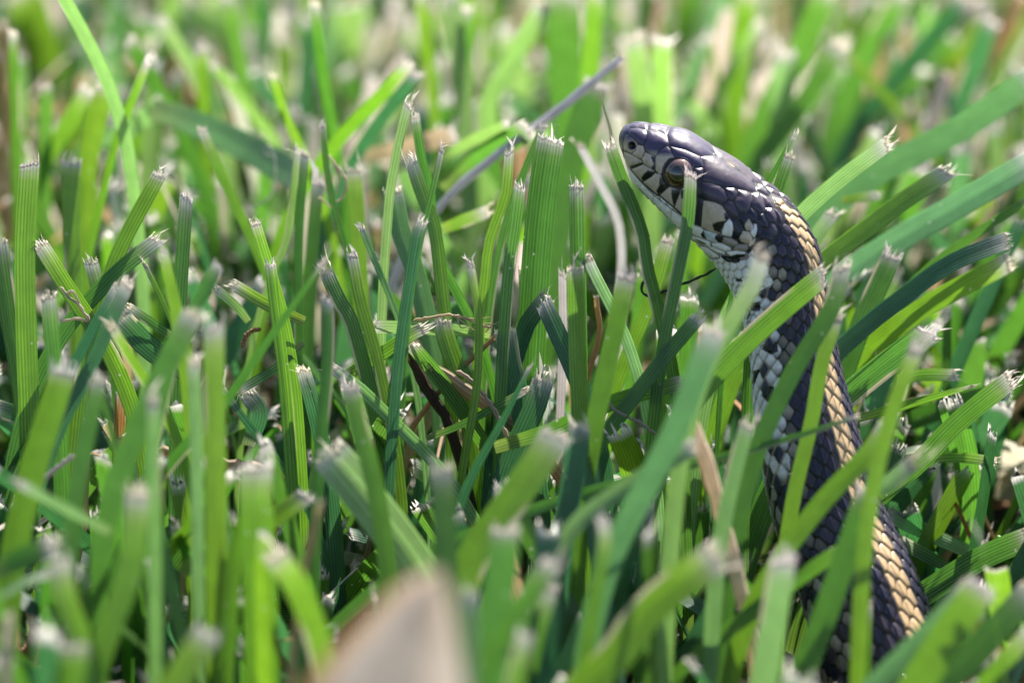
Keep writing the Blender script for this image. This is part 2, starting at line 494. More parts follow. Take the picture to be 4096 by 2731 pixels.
PATCH = [   # coloured marks on the scales
    ('blackp', 'R 680,700 800,650 960,640 930,720 860,900 720,830'), ('dark', 'R 930,480 970,470 1030,570 960,640 940,600'),
    ('blackp', 'P 640,1100 700,1050 840,1080 760,1190 580,1285 560,1200'), ('blackp', 'P 940,1180 1000,1220 1070,1370 1000,1450 900,1568 880,1480 940,1350'),
    ('blackp', 'P 340,1010 330,960 470,920 560,880 595,910 480,965'), ('dark', 'P 760,760 845,780 845,1060 760,1010 820,920'),
    ('blackp', 'Z 562,700 630,700 628,740 580,835 572,780'), ('dark', 'Z 632,700 760,720 740,800 640,770'),
    ('white', 'R 1030,600 1090,660 1120,800 1080,980 870,940 870,860 930,700'), ('cream', 'R 1440,600 1540,750 1500,860 1400,850 1350,740'),
    ('white', 'R 1540,700 1600,720 1610,850 1570,990 1530,1000 1460,880'), ('blackp', 'R 740,950 800,920 900,970 885,1110 800,1090 740,1010'),
    ('blackp', 'R 450,900 495,850 550,1035 460,980'), ('blackp', 'R 300,1000 420,1040 545,1100 550,1140 430,1110'),
    ('blackp', 'R 840,1370 1040,1385 1200,1330 1370,1330 1370,1390 1240,1410 1260,1510 1140,1530 950,1470'),
    ('blackp', 'V 350,735 400,730 490,790 480,815 380,800'), ('stripe', 'Q 1040,435 1130,450 1225,570 1200,590 1090,510'),
    ('blackp', 'F 375,840 420,830 400,900 370,940'), ('blackp', 'F 450,660 540,650 550,710 500,730 430,690'), ('blackp', 'F 455,950 520,950 510,1050 470,1060 430,1010'),
    ('blackp', 'V 650,1180 800,1150 790,1330 650,1320 600,1250'), ('blackp', 'V 600,1270 650,1330 610,1450 560,1550'),
]
CLR = dict(plum=(.055, .042, .092), brown=(.058, .040, .068), dark=(.011, .009, .028), cream=(.52, .41, .32), white=(.86, .80, .78), grey=(.32, .26, .22),  # violet in plum, brown and dark is reflected sky mixed into scale colour
           blueish=(.58, .62, .66), stripe=(.62, .42, .22), blackp=(.006, .005, .006), pale=(.36, .32, .26), nas=(.055, .042, .092), preoc=(.055, .042, .092), tempo=(.05, .04, .05))


def poly_sd(poly, u, v):
    """signed distance, positive inside"""
    P = np.array(poly); Q = np.roll(P, -1, axis=0)
    best = np.full(u.shape, 1e9); ins = np.zeros(u.shape, bool)
    for (x0, y0), (x1, y1) in zip(P, Q):
        dx, dy = x1 - x0, y1 - y0
        t = np.clip(((u - x0) * dx + (v - y0) * dy) / (dx * dx + dy * dy + 1e-9), 0, 1)
        best = np.minimum(best, np.hypot(u - x0 - t * dx, v - y0 - t * dy))
        cnd = (y0 > v) != (y1 > v)
        ins ^= cnd & (u < (x1 - x0) * (v - y0) / (y1 - y0 + 1e-12) + x0)
    return np.where(ins, best, -best)


ns = len(S)
half = NT // 2                         # columns half..NT-1 are the side towards the viewer (th>0)
GF = G[:, half:].reshape(-1, 3); NF = NG[:, half:].reshape(-1, 3)
uu, vv, _ = proj(GF)
face = np.einsum('ij,ij->i', NF, nrm(CAM - GF)) > -.02
sS = np.repeat(S, NT - half); tT = np.tile(th[half:], ns)
s_par = 27.0
cand = face & (sS < 45)
idx = np.where(cand)[0]
bid = np.full(len(idx), -1); bd = np.full(len(idx), -1e9)
for k, (nm, c, pts) in enumerate(POLY):
    pl = parse_pts(pts)
    A = np.array(pl); m = (uu[idx] > A[:, 0].min() - 14) & (uu[idx] < A[:, 0].max() + 14) & (vv[idx] > A[:, 1].min() - 14) & (vv[idx] < A[:, 1].max() + 14)
    w = np.where(m)[0]
    if len(w) == 0: continue
    sd = poly_sd(pl, uu[idx[w]], vv[idx[w]])
    better = sd > bd[w]
    bd[w[better]] = sd[better]; bid[w[better]] = k
tr_id = np.full(len(GF), -1); tr_e = np.zeros(len(GF))
ok = (bid >= 0) & ((bd > -5) | ((sS[idx] < s_par) & (bd > -14) & (tT[idx] < 1.9)))
tr_id[idx[ok]] = bid[ok]; tr_e[idx[ok]] = np.maximum(bd[ok], 0) * KPX   # mm from the seam
top_gap = (sS < 21) & (tr_id < 0) & (tT < 1.2)

# --- regular body scales on a staggered lattice
rowd = math.radians(10.4)
pitch = np.interp(S, [0, 18, 27, 36, 50, cs[-1]], [1.1, 1.3, 1.7, 2.1, 2.7, 2.8])
ph = np.concatenate([[0], np.cumsum(np.diff(S) / (.5 * (pitch[1:] + pitch[:-1])))])
PHI = np.repeat(ph, NT - half); PIT = np.repeat(pitch, NT - half); RAD = np.repeat(w_, NT - half)
r = tT / rowd
r0 = np.round(r).astype(int)
d1 = np.full(len(r), 9e9); d2 = d1.copy(); cell = np.zeros((len(r), 2)); la = np.zeros(len(r)); lb = np.zeros(len(r))
for dr in (-1, 0, 1):
    rr = r0 + dr
    off = np.where(rr % 2 == 0, 0, .5)
    i0 = np.round(PHI - off)
    for di in (-1, 0, 1):
        ii = i0 + di
        da = (PHI - ii - off) * PIT; db = (r - rr) * rowd * RAD
        jx = np.modf(np.abs(np.sin(ii * 7.31 + rr * 3.77) * 917.3))[0] - .5
        dd = np.hypot(da * .72 + .10 * jx, db * (1 + .12 * jx) + .10 * jx)
        nb = dd < d1
        d2 = np.where(nb, d1, np.minimum(d2, dd))
        cell[nb] = np.stack([ii, rr], -1)[nb]; la[nb] = (da / PIT)[nb]; lb[nb] = (db / (rowd * RAD))[nb]
        d1 = np.where(nb, dd, d1)
edge = (d2 - d1) * .5
hsh = np.modf(np.abs(np.sin(cell[:, 0] * 12.9898 + cell[:, 1] * 78.233) * 43758.5453))[0]
hs2 = np.modf(np.abs(np.sin(cell[:, 0] * 39.346 + cell[:, 1] * 11.135) * 24634.6345))[0]
row = np.abs(cell[:, 1])
rdeg = row * math.degrees(rowd)
deg = np.degrees(tT)
vent = rdeg >= 132
vph = np.modf(PHI * 1.0)[0]
edge = np.where(vent, np.minimum(vph, 1 - vph) * PIT, edge)
C = {k: np.array(v) for k, v in CLR.items()}
col = np.where((hsh < .55)[:, None], C['brown'] * (.5 + .4 * hs2[:, None]), C['dark'] * (.8 + .8 * hs2[:, None]))
neck = np.clip((62 - sS) / 14, 0, 1)             # neck: pale sides; further back: darker sides
m = (row <= 1); col[m] = C['stripe']
m = (row == 1) & (lb > .12); col[m] = C['dark'] * 1.2
m = (rdeg >= 46) & (rdeg < 132)
pal = C['pale'] * (.3 + .7 * hs2[:, None]); 
isw = np.where(rdeg < 56, hsh < .10 + .2 * neck, np.where(rdeg < 69, hsh < .38 + .37 * neck, np.where(rdeg > 118, hsh < .8, hsh < .26 + .62 * neck)))
wsel = np.where((deg > 74 - 8 * neck)[:, None] & (neck > .3)[:, None], C['white'] * (.85 + .2 * hs2[:, None]), pal)
wsel = np.where((rdeg < 69)[:, None], pal * np.array([1.0, .95, .92]), wsel)
col = np.where((m & isw)[:, None], wsel, col)
# pale scales darken to brown at the rear edge
bt = np.clip((la + .05) / .45, 0, 1)[:, None] * np.where(rdeg[:, None] < 84, .75, .2)
col = np.where((m & isw)[:, None], col * (1 - bt) + C['brown'] * bt, col)
col[vent] = C['white'] * 1.0
seamc = np.where((deg > 74)[:, None] & ((neck > .3) | (deg > 118))[:, None], np.array([.33, .25, .2]), np.array([.008, .007, .009]))
seamc = np.where((row <= 1)[:, None], np.array([.24, .14, .07]), seamc)
sm = np.clip(1.25 - edge / np.where(vent, .10, .12), 0, 1)[:, None]
# chin and throat under the head
thr = (sS < 30) & (deg > np.interp(sS, [0, 8, 20, 30], [95, 100, 80, 66]))
col[thr & (tr_id < 0)] = C['white']
seamc[thr] = (.45, .36, .33)
lightm = (col.mean(axis=1) > .3)[:, None]
sm = np.where(lightm, sm * .6, sm)
col = col * (1 - sm) + seamc * sm
disp = .19 * (1 - np.exp(-np.maximum(edge, 0) / .14)) + .30 * np.where(vent, (vph - .5), la) + .13 * np.exp(-(lb / .07) ** 2) * np.clip((.5 - np.abs(la)) * 4, 0, 1) * ((rdeg < 92) & (sS > 28))
disp = np.where(vent, disp * .7, disp)
# --- traced plates override
tm = tr_id >= 0
pc = np.array([CLR[p[1]] for p in POLY])
names = np.array([p[0] for p in POLY])
cc = pc[tr_id[tm]].copy()
ut, vt = uu[tm], vv[tm]
nmid = names[tr_id[tm]]
g = np.clip((vt - (480 + 360 * .1913)) / (200 * .1913), 0, 1)[:, None]; k = (nmid == 'na')[:, None]
cc = np.where(k, C['plum'] * (1 - g) + C['cream'] * g, cc)
g = np.clip((vt - (480 + 690 * .1913)) / (90 * .1913), 0, 1)[:, None]; k = (nmid == 'po')[:, None]
cc = np.where(k, C['plum'] * (1 - g) + C['cream'] * g, cc)
g = np.clip((vt - (480 + 620 * .1913)) / (110 * .1913), 0, 1)[:, None]; k = (nmid == 'pf')[:, None]
cc = np.where(k, C['plum'] * (1 - g) + C['cream'] * .7 * g, cc)
g = np.clip((ut - (2700 + 560 * .1913)) / (160 * .1913), 0, 1)[:, None]; k = (nmid == 't1')[:, None]
cc = np.where(k, C['dark'] * (1 - g) + C['brown'] * 1.1 * g, cc)
g = np.clip((vt - (480 + 380 * .1913)) / (200 * .1913), 0, 1)[:, None]; k = (nmid == 'rost')[:, None]
cc = np.where(k, C['plum'] * (1 - g) + C['cream'] * .8 * g, cc)
lightp = cc.mean(axis=1) > .2
sz = np.where(lightp, .065, .14)
for ptc, pts in PATCH:
    pl = parse_pts(pts)
    sd = poly_sd(pl, ut, vt) + 2.2 * np.sin(ut * .9 + 1.7 * np.sin(vt * .55)) * np.sin(vt * .8)
    f = np.clip(sd / 3 + .5, 0, 1)[:, None]
    cc = cc * (1 - f) + C[ptc] * f
ee = tr_e[tm]
f = np.clip(1 - ee / sz, 0, 1)[:, None]
sc = np.where((cc.mean(axis=1) > .5)[:, None], np.array([.25, .19, .2]), np.array([.010, .008, .010]))
cc = cc * (1 - f) + sc * f
col[tm] = cc
dome = np.where(np.isin(nmid, ['k1', 'k2', 'k3', 'k4', 'k5', 'k6', 'k7', 't2', 't3', 't4', 'n1', 'n2', 't1', 'lo', 'nb', 'm1', 'm2', 'n4', 'n5', 'n6', 'n3', 'pu']), .42, .24)
disp[tm] = dome * (1 - np.exp(-ee / (.25 + dome * .6))) + .02
# patches outside the plates (neck)
nk = np.where((~tm) & face & (sS < 80))[0]
for ptc, pts in PATCH:
    sd = poly_sd(parse_pts(pts), uu[nk], vv[nk]) + 2.2 * np.sin(uu[nk] * .9) * np.sin(vv[nk] * .8)
    f = np.clip(sd / 3 + .5, 0, 1)[:, None]
    col[nk] = col[nk] * (1 - f) + C[ptc] * f
gap = top_gap
col[gap] = C['plum']; disp[gap] = .13
# nostril and eye socket
nu_, nv_ = px('P', 362, 540)
dn = np.hypot((uu - nu_) / 14.5, (vv - nv_) / 16.5)
f = np.clip((1.15 - dn) / .25, 0, 1) * face * (sS < 12)
disp -= .75 * np.clip(1.1 - dn, 0, 1) * face * (sS < 12); col = col * (1 - f[:, None]) + np.array([.004, .003, .003]) * f[:, None]
eu, ev = px('P', 1318, 1108)
de = np.hypot(uu - eu, vv - ev) * KPX
E_R = 1.80
f = np.clip((E_R + .34 - de) / .2, 0, 1) * face * (sS < 22)
disp = disp + .14 * np.exp(-((de - E_R - .2) / .16) ** 2) * face * (sS < 22) - 1.2 * np.clip((E_R - .02 - de) / .3, 0, 1) * face * (sS < 22)
col = col * (1 - f[:, None]) + np.array([.010, .008, .012]) * f[:, None]
# brow ridge over the eye
# mirror to the far side
nh = NT - half
colN = col.reshape(ns, nh, 3); dN = disp.reshape(ns, nh)
colA = np.concatenate([colN[:, ::-1], colN], axis=1); dA = np.concatenate([dN[:, ::-1], dN], axis=1)
fade = np.clip(S / 1.2, 0, 1)[:, None] * np.clip(np.minimum(h_, w_) / 3.0, .05, 1)[:, None]
SV = G + NG * (dA * fade)[..., None]
V = SV.reshape(-1, 3)
F = grid_faces(NT, ns, wrap=True)
snake = link('snake', mesh_np('snake', V, F, col=colA.reshape(-1, 3)), M_SNAKE)
tag(snake, 'dark striped snake with raised head, cream back stripe and white throat in the grass', 'snake')
# eyes
kk = np.argmin(np.where(face & (sS < 22), de, 9e9))
for side in (1, -1):
    j, i = divmod(int(kk), nh)
    i = half + i if side == 1 else half - 1 - i
    pc_, nn_ = G[j, i], NG[j, i]
    RS = 2.15
    cen = pc_ - nn_ * (math.sqrt(RS ** 2 - E_R ** 2) - .12)
    view = nrm(CAM - pc_)
    ax = nrm(nn_ * .55 + view * .45) if side == 1 else nrm(nn_)
    if side == -1:
        lat = l_[j]; a1 = nrm(NG[j, NT - 1 - i] * .55 + nrm(CAM - G[j, NT - 1 - i]) * .45)
        ax = nrm(a1 - 2 * (a1 @ lat) * lat)
    upw = nrm(u_[j] - ax * (ax @ u_[j])); sd_ = np.cross(upw, ax)
    nlat, nlon = 48, 64
    la_ = np.linspace(0.002, math.pi * .62, nlat); lo_ = np.arange(nlon) / nlon * 2 * math.pi
    LA, LO = np.meshgrid(la_, lo_, indexing='ij')
    loc = np.stack([np.sin(LA) * np.cos(LO), np.sin(LA) * np.sin(LO), np.cos(LA)], -1)
    EV = cen + RS * (loc[..., :1] * sd_ + loc[..., 1:2] * upw + loc[..., 2:] * ax)
    ang = np.degrees(LA); up_ = np.sin(LO)
    base = np.array([.014, .007, .006]) + np.clip(up_, 0, 1)[..., None] * np.array([.15, .075, .06]) * np.clip((ang - 26) / 12, 0, 1)[..., None] + np.clip(-up_, 0, 1)[..., None] * np.array([.07, .022, .005]) * np.clip((ang - 34) / 12, 0, 1)[..., None]
    eye = link('eye', mesh_np('eye', EV.reshape(-1, 3), grid_faces(nlon, nlat, wrap=True), col=base.reshape(-1, 3)), M_EYE, snake)

    def cap(name, a0, a1, rad, c):
        nl = 10
        la2 = np.radians(np.linspace(a0, a1, nl)); A2, O2 = np.meshgrid(la2, lo_, indexing='ij')
        lc = np.stack([np.sin(A2) * np.cos(O2), np.sin(A2) * np.sin(O2), np.cos(A2)], -1)
        vv_ = cen + rad * (lc[..., :1] * sd_ + lc[..., 1:2] * upw + lc[..., 2:] * ax)
        return link(name, mesh_np(name, vv_.reshape(-1, 3), grid_faces(nlon, nl, wrap=True), col=np.tile(np.array(c, float), (nl * nlon, 1))), M_EYE, eye)
    cap('pupil', 0.1, 28.5, RS + .02, (.003, .003, .004))
    ring = cap('pupil_ring', 28.6, 30.2, RS + .012, (.30, .20, .05))
SNAKE_POLY = [px(c, a, b) for (c, a, b, _, _, _, _, _) in SN] + [px(c, a, b) for (c, _, _, a, b, _, _, _) in reversed(SN)]
# ------------------------------------------------------------------ single grass blades
GC = dict(c=(.78, .62, .44), q=(.085, .20, .105), y=(.098, .205, .022), g=(.055, .150, .029), b=(.030, .110, .060), p=(.17, .31, .12), s=(.40, .29, .17), d=(.075, .045, .03), w=(.62, .55, .49), o=(.36, .17, .06))  # b, q and p carry sky and sun sheen painted into the leaf colour
TIPC = np.array([.86, .82, .79])
# colour  width(px of the crop)  depth(mm beyond the plane of focus)  flags | path from the tip down
HERO = '''
p 85 42 t0 dt=-22 | A 400,-60 560,230 690,490 780,740 850,1000 900,1400
g 65 70 | A 85,215 95,600 110,1130
y 135 0 | A 195,1090 D 165,200 170,700 190,1280
y 125 25 taper | A 470,1080 470,1330 D 470,130 480,330
y 100 5 | A 1050,1160 830,1567 D 730,400
g 92 5 | A 1230,1310 D 1225,10 1200,380
y 66 30 | A 1335,860 1450,1130 1640,1530 D 1700,260
y 55 50 | A 970,415 880,640 760,950 610,1560
y 125 60 | A 690,570 580,1050 560,1400
y 105 90 | A 580,590 380,930
g 90 90 | A 300,570 300,900 290,1300
g 90 90 | A 860,270 1000,520 1180,850 1310,1150
y 250 200 | A 150,-50 250,230
s 70 130 stem | A 10,180 30,650
g 100 130 | A 1500,-30 1600,500
g 72 70 | A 2080,30 2100,250 2150,600 2190,800
y 80 110 | A 1330,330 1350,800 1380,1350
p 70 100 | A 1420,440 1700,780
q 190 70 L | A 1950,1160 1600,960 1250,800 1000,720
g 42 20 | A 2130,830 2170,1200 2260,1560 D 2300,300
p 45 20 | A 1965,1000 1900,1567 D 1840,300
g 58 20 | A 2010,1030 1970,1567 D 1970,600
g 82 30 | A 2100,1220 2070,1567 D 2060,300
y 58 60 | A 1800,500 1900,800 2000,1000
p 95 120 | A 1060,130 1280,480 1350,640
p 150 200 L | A 1200,80 1530,250
p 110 90 L | A 1050,690 860,850 600,960 400,1150
w 62 40 stem | B 1960,390 1500,760 1380,845 1100,1050
s 120 80 L | B 850,890 500,980 250,1040
g 190 5 vfold | B 1490,925 1440,1250 E 1400,250 1370,700
g 52 15 | B 1440,840 1290,1200
y 66 6 | B 1215,1010 1190,1300 1090,1567 E 1050,500
g 80 -2 | B 1290,1235 1250,1567 E 1225,300 1190,740
g 100 2 | B 1655,1235 1660,1567 E 1665,330
g 86 -6 vfold | B 1890,955 2000,1250 2120,1567 E 2130,330 2230,700
p 62 10 | B 550,700 500,900 440,1200 420,1400
g 62 11 | B 600,775 640,1050 700,1260 E 740,250 950,680
y 88 7 | B 570,1085 640,1300 720,1500 E 780,600
g 40 -2 | B 770,990 700,1300 650,1500
b 75 -10 | B 640,1465 E 620,50 540,560 480,1000 440,1500
q 130 15 | B 440,1270 500,1567 E 560,300 640,600
g 150 50 L | B 1340,850 1000,1060 780,1250
p 75 55 L | B 1200,830 900,970 690,1140
y 80 110 | B 630,-40 680,380
p 110 92 | B 830,-40 900,500 930,900
g 70 96 | B 940,60 940,900
p 125 100 | B 1440,40 1250,400 1080,680 1080,860
g 220 100 | B 1580,-60 1600,560
y 115 90 | B 1800,-40 1760,480
g 190 55 dt=0 | B 1790,570 1640,1000 1570,1300
y 88 60 | B 545,425 380,620 200,800 60,960
b 90 64 | B 600,490 330,830 250,950
y 105 30 | B 190,1130 205,1330
w 52 40 | B 1690,970 1880,1330 E 1935,50 1960,250 1955,420
p 130 95 | B 2050,260 2100,720
p 140 105 | B 2230,280 2230,760
y 85 30 L | B 1070,1400 780,1510
g 36 8 | C 790,895 620,1210
g 76 5 vfold | C 750,1035 680,1240
p 105 10 | C 1400,945 1100,1170 830,1410
y 125 15 cut | C 1790,1140 1500,1335 1200,1560 C 950,1760
q 175 58 dt=-16 | C 2370,510 1900,840 1400,1100 1230,1210
q 165 36 dt=-14 | C 2370,1070 1800,1400 1500,1570
g 62 20 | C 2370,1300 1950,1570
b 125 140 | C 1920,10 1620,350 1370,640
b 135 142 | C 2080,150 1950,500 1820,800
w 80 120 stem | C 1800,500 1650,930
s 210 230 L | C 2340,-30 2230,200 2080,450
p 75 140 | C 560,160 350,500 200,820
p 150 120 | C 730,375 700,830
g 125 110 | C 1085,310 830,700 600,1000
y 60 130 | C 1100,330 1500,760
p 95 25 | C 1040,1415 930,1570
y 60 40 L | C 1330,1290 1100,1325
g 160 125 | C 1000,-60 850,300 700,560
y 140 150 | C 480,-60 440,240
g 150 160 | C 1500,-40 1250,400
g 120 5 | D -10,200 60,700 105,960
y 110 0 | D 270,210 450,500 630,770
g 105 -15 | D 320,560 340,800 362,1020
g 100 5 | D 600,330 680,620
g 105 3 cut | D 1035,185 850,330 690,480
y 110 -25 taper2 | D 1080,255 1120,450 1190,790
y 32 0 | D 960,350 1100,650
g 88 -35 | D 1445,360 1300,620 1220,800
g 150 -50 | D 1275,680 1080,1050 860,1550
y 140 -50 | D 1410,760 1410,1100 1420,1560
g 62 -30 taper2 | D 2120,350 1900,660 1700,940 1460,1290 1200,1567
y 72 2 | D 1690,72 1760,300 1800,420
y 78 -2 vfold | D 1790,350 1830,700 1880,1100 1915,1560
g 98 0 | D 2160,400 2250,600 E 150,640 245,960
g 82 -25 | D 2160,590 2160,1000 2110,1567
y 80 8 L | D 1550,480 1750,600 2010,720
p 60 8 L | D 1430,510 1560,620 1640,720
b 150 0 L ribs | D 790,690 1000,900 1280,1090
g 60 2 L | D 860,630 1140,820
b 92 -20 | D 840,480 700,800 560,1100 440,1330
b 70 -15 | D 770,500 640,720 480,1020
y 175 -45 | D 410,1050 330,1300 G 240,50 150,400
g 112 -52 | D 650,1115 600,1350 555,1567
p 85 -62 blob | D 1010,1250 1015,1567
b 120 10 L ribs | D -20,1290 260,1390 520,1450
o 80 5 | D 805,1180 790,1480
p 80 -45 | D 1280,1000 1290,1300
y 66 -25 | D 740,760 860,960 1000,1180
b 48 0 | D 1480,1180 1640,1400 1790,1580
g 60 0 L | D 1590,1165 1830,1020 2000,860
b 120 5 L | D 1640,1210 1705,1330 1640,1540
b 105 0 | D 2010,1040 2070,1250 2110,1420
y 76 -5 | E 180,290 240,600 330,900 415,1290
p 42 8 | E 245,110 320,300 430,560
y 55 -8 | E 960,350 1010,650 1012,1000 980,1300 930,1567
y 125 5 ribs | E 770,725 800,850 870,1050
b 150 0 ribs | E 1190,790 1220,1000 1300,1310
g 115 10 ribs | E 1330,385 1345,620 1300,810
b 115 5 | E 1450,560 1330,720 1285,840
b 122 0 ribs | E 1440,610 1550,850 1650,1080
y 115 -12 | E 1660,370 1670,800 1690,1330
y 125 -25 | E 1990,430 1900,850 1800,1300 1750,1567
p 75 3 | E 1735,310 1800,450 1890,620
b 150 -3 ribs | E 1440,1110 1380,1300 1305,1460
b 55 -15 taper2 | E 1345,1030 1250,1220 1130,1450 1060,1567
s 95 3 stem | E 700,1015 950,1190 1090,1290
s 40 6 stem | E 1130,810 870,1060
d 75 5 stem | E 555,925 680,1180 800,1350 870,1567
g 95 2 | E 580,880 800,1150 1060,1540
g 98 -8 | E 2460,700 2200,1010 1840,1490
p 85 6 L | E 320,755 700,765 1090,800
y 88 0 L ribs | E 640,770 560,810 330,960 120,1090
g 50 -3 L | E 1310,1185 900,1400 670,1490
g 105 -6 L | E 2352,1120 1900,1250 1500,1430 1120,1550
p 80 -8 | E 60,1040 250,1180 440,1370 640,1567
g 120 -40 | E 170,1165 220,1400 270,1567
s 42 10 stem | E 1790,560 1815,800 1755,1000
w 55 12 | E 1570,410 1575,800 1560,1200
y 90 15 ribs | E 2260,190 2140,600 1990,950
g 100 -9 | Z 712,590 690,950 600,1400 N 2660,1350 2640,1480
p 120 -42 wtip | F 430,40 370,250 200,520
q 98 -55 | N 2850,1330 2710,1690 2580,1950 2500,2100
y 150 -15 | F 855,185 500,480 190,780
g 125 -26 | F 990,130 900,450 650,850 430,1320 350,1567
y 100 -22 | F 950,480 850,800 780,1200 690,1567
g 150 16 ribs | F 1335,45 1150,450 1000,860
b 125 10 | F 2130,-60 1720,110 1300,420 1150,540
y 145 18 | F 2150,90 1600,380 1160,700
g 175 9 cut ribs | F 1590,570 1300,780 1020,1010
y 85 12 L | F 1780,870 1550,870 1380,905
y 42 6 L taper2 | F 1890,950 1500,1060 1060,1185
g 140 -4 | F 2160,910 1800,1200 1530,1480 1380,1600
y 110 -50 blob | F 1510,690 1400,950 1310,1230
y 135 -38 | F 1290,1250 1150,1450 I 700,300 430,640 350,760
g 62 -30 taper2 | F 1080,1165 700,1290 200,1430 N 2600,1900
p 110 -40 | F 330,1220 265,1450 I 40,250
g 165 -46 | I 960,290 780,800 600,1300 480,1567
p 110 -45 L blob | I 1260,90 1100,230 950,290
g 100 -40 | I 920,600 650,760 450,900 0,1230
p 180 -62 | I 390,760 340,1050 260,1567
c 60 -36 stem | N 2762,1663 2856,1950 2969,2386
y 55 -30 | I 970,1060 960,1300 960,1567
y 230 -66 | I 1725,930 1500,1250 1290,1580
q 150 -60 | I 1640,930 1440,1150 1010,1580
p 105 12 L | I 1120,440 1400,570 1720,715
g 85 10 L | I 1180,610 1530,800
g 160 0 | I 2040,590 1700,740 1320,980
y 68 5 L | I 1815,75 1600,50 1400,55
w 220 45 L | I 1990,-20 1940,180 1900,340
g 190 -52 | I 2060,960 1650,1400 1430,1600
y 120 -56 | I 2060,1210 1740,1580
s 22 20 stem | I 1680,215 1740,420 1810,600
p 66 -62 L | G 135,255 400,400 730,570
y 160 -72 | G 915,330 870,800 750,1150 590,1600
q 112 -42 | G 1400,120 1440,350 1465,560
y 220 -52 | G 1700,150 1690,300 1700,470
y 105 -50 t0 | G 1600,480 1540,800 1480,1567
y 125 -36 L | G 2010,340 1700,550 1200,830
y 150 -76 | G 400,780 430,1000 545,1290
y 205 -92 | G 480,1330 440,1600
g 150 -70 L | G 310,670 150,740 -30,820
p 60 -68 L | G 310,850 150,910 -20,1010
w 85 -82 stem | G 60,1150 40,1470
o 95 -30 | G 240,1190 185,1470
b 88 -50 | G 1010,780 1050,1100 1085,1420
g 98 -56 | G 990,380 1100,800 1210,1260
w 60 -40 stem | G 1690,1150 1750,1330 1650,1580
y 190 -90 | G 1370,1250 1140,1600
y 165 -72 | G 1820,720 1950,900 2080,1200 2160,1540
s 55 -66 stem | G 2115,380 2060,600 2015,820
p 265 -36 vein | H 30,70 250,330 500,660
g 150 -60 | H 770,170 780,400 800,800
y 215 -50 | H 1530,-60 1250,350 1000,700 910,920
b 150 -30 | H 1680,-120 1640,200 1590,500
p 115 -50 | H 2420,20 2000,270 1700,480 1590,610
b 200 -22 ribs | H 2085,400 2030,800 1940,1130
y 90 -65 | H 1835,510 1850,650 1800,900 1740,1270
g 200 -72 | H 1190,570 1170,800 1100,1320
g 135 -80 | H 1500,780 1250,1150 980,1600
y 235 -70 | H 2570,740 2150,1060 1900,1400 1700,1600
d 66 -20 stem | H 2220,1370 1930,1580
p 120 -85 | H 950,1000 970,1567
g 130 -60 | H 1480,950 1380,1300 1330,1567
y 120 -90 | H 1320,1250 1250,1567
'''
blade_samples = []       # (u, v, d, halfwidth px) of everything traced, for the filler grass
GROUP = 'grass blades of the mown lawn'
label_count = {}


def strip(P, widths, S_, N_, na, fold, ridge, cut, jag, rnd, tipn=0):
    """blade surface: P (n,3) centre line from tip to base -> vertex grid n x na"""
    x = np.linspace(-.5, .5, na)
    jagv = rnd.normal(0, jag, na) + x * cut
    T = nrm(np.gradient(P, axis=0))
    V = P[:, None, :] + S_[:, None, :] * (x[None, :, None] * widths[:, None, None])
    z = (fold * np.abs(x) + (ridge * np.where(np.arange(na) % 2 == 0, 1, -1) if ridge else 0))
    V = V + N_[:, None, :] * (z[None, :] * (widths[:, None] if fold else 1) if not ridge else (fold * np.abs(x)[None, :] * widths[:, None] + ridge * np.where(np.arange(na) % 2 == 0, 1, -1)[None, :]))[..., None]
    w = np.exp(-np.linspace(0, 1, len(P)) * len(P) * .7)[:, None]
    V = V + T[:, None, :] * (jagv[None, :] * w)[..., None]
    return V


def make_torn_tip(V0, T0, N0, width, rnd, length, bushy):
    """frayed end: a ragged band and loose fibres growing out of the cut edge V0 (na,3); T0 points away from the blade"""
    na = len(V0)
    vs, fs = [], []
    m = 2 * na - 1
    edge = np.array([np.interp(np.linspace(0, na - 1, m), np.arange(na), V0[:, k]) for k in range(3)]).T
    hts = rnd.gamma(2.0, length * .35, m) * (1 + .6 * rnd.random())
    lean = rnd.normal(0, .25, m)
    side = nrm(V0[-1] - V0[0])
    lo_ = edge - T0 * length * .5
    mid = edge + T0 * (hts * .5)[:, None] + N0 * rnd.normal(0, length * .06, m)[:, None]
    top = edge + T0 * hts[:, None] + side * (lean * hts)[:, None] + N0 * rnd.normal(0, length * .2, m)[:, None]
    A = np.concatenate([lo_, mid]); vs.append(A)
    fs += [(i, i + 1, m + i + 1, m + i) for i in range(m - 1)]
    k = 2 * m
    for i in range(m - 1):
        if rnd.random() < .8:
            vs.append(np.array([top[i]])); fs.append((m + i, m + i + 1, k, k)); k += 1
    for _ in range(bushy):
        b = edge[rnd.integers(0, m)]
        L_ = length * rnd.uniform(.8, 2.3)
        d = nrm(T0 + side * rnd.normal(0, .5) + N0 * rnd.normal(0, .6)); cv = side * rnd.normal(0, .6) + N0 * rnd.normal(0, .6)
        tw = nrm(np.cross(d, side + .3 * N0)) * .05 + side * .045
        pts = [b + d * L_ * t + cv * L_ * t * t * .7 for t in (0, .35, .7, 1)]
        for j, q in enumerate(pts):
            vs.append(np.stack([q - tw * (1 - .8 * j / 3), q + tw * (1 - .8 * j / 3)]))
        for j in range(3):
            fs.append((k + 2 * j, k + 2 * j + 1, k + 2 * j + 3, k + 2 * j + 2))
        k += 8
    return np.concatenate(vs), fs


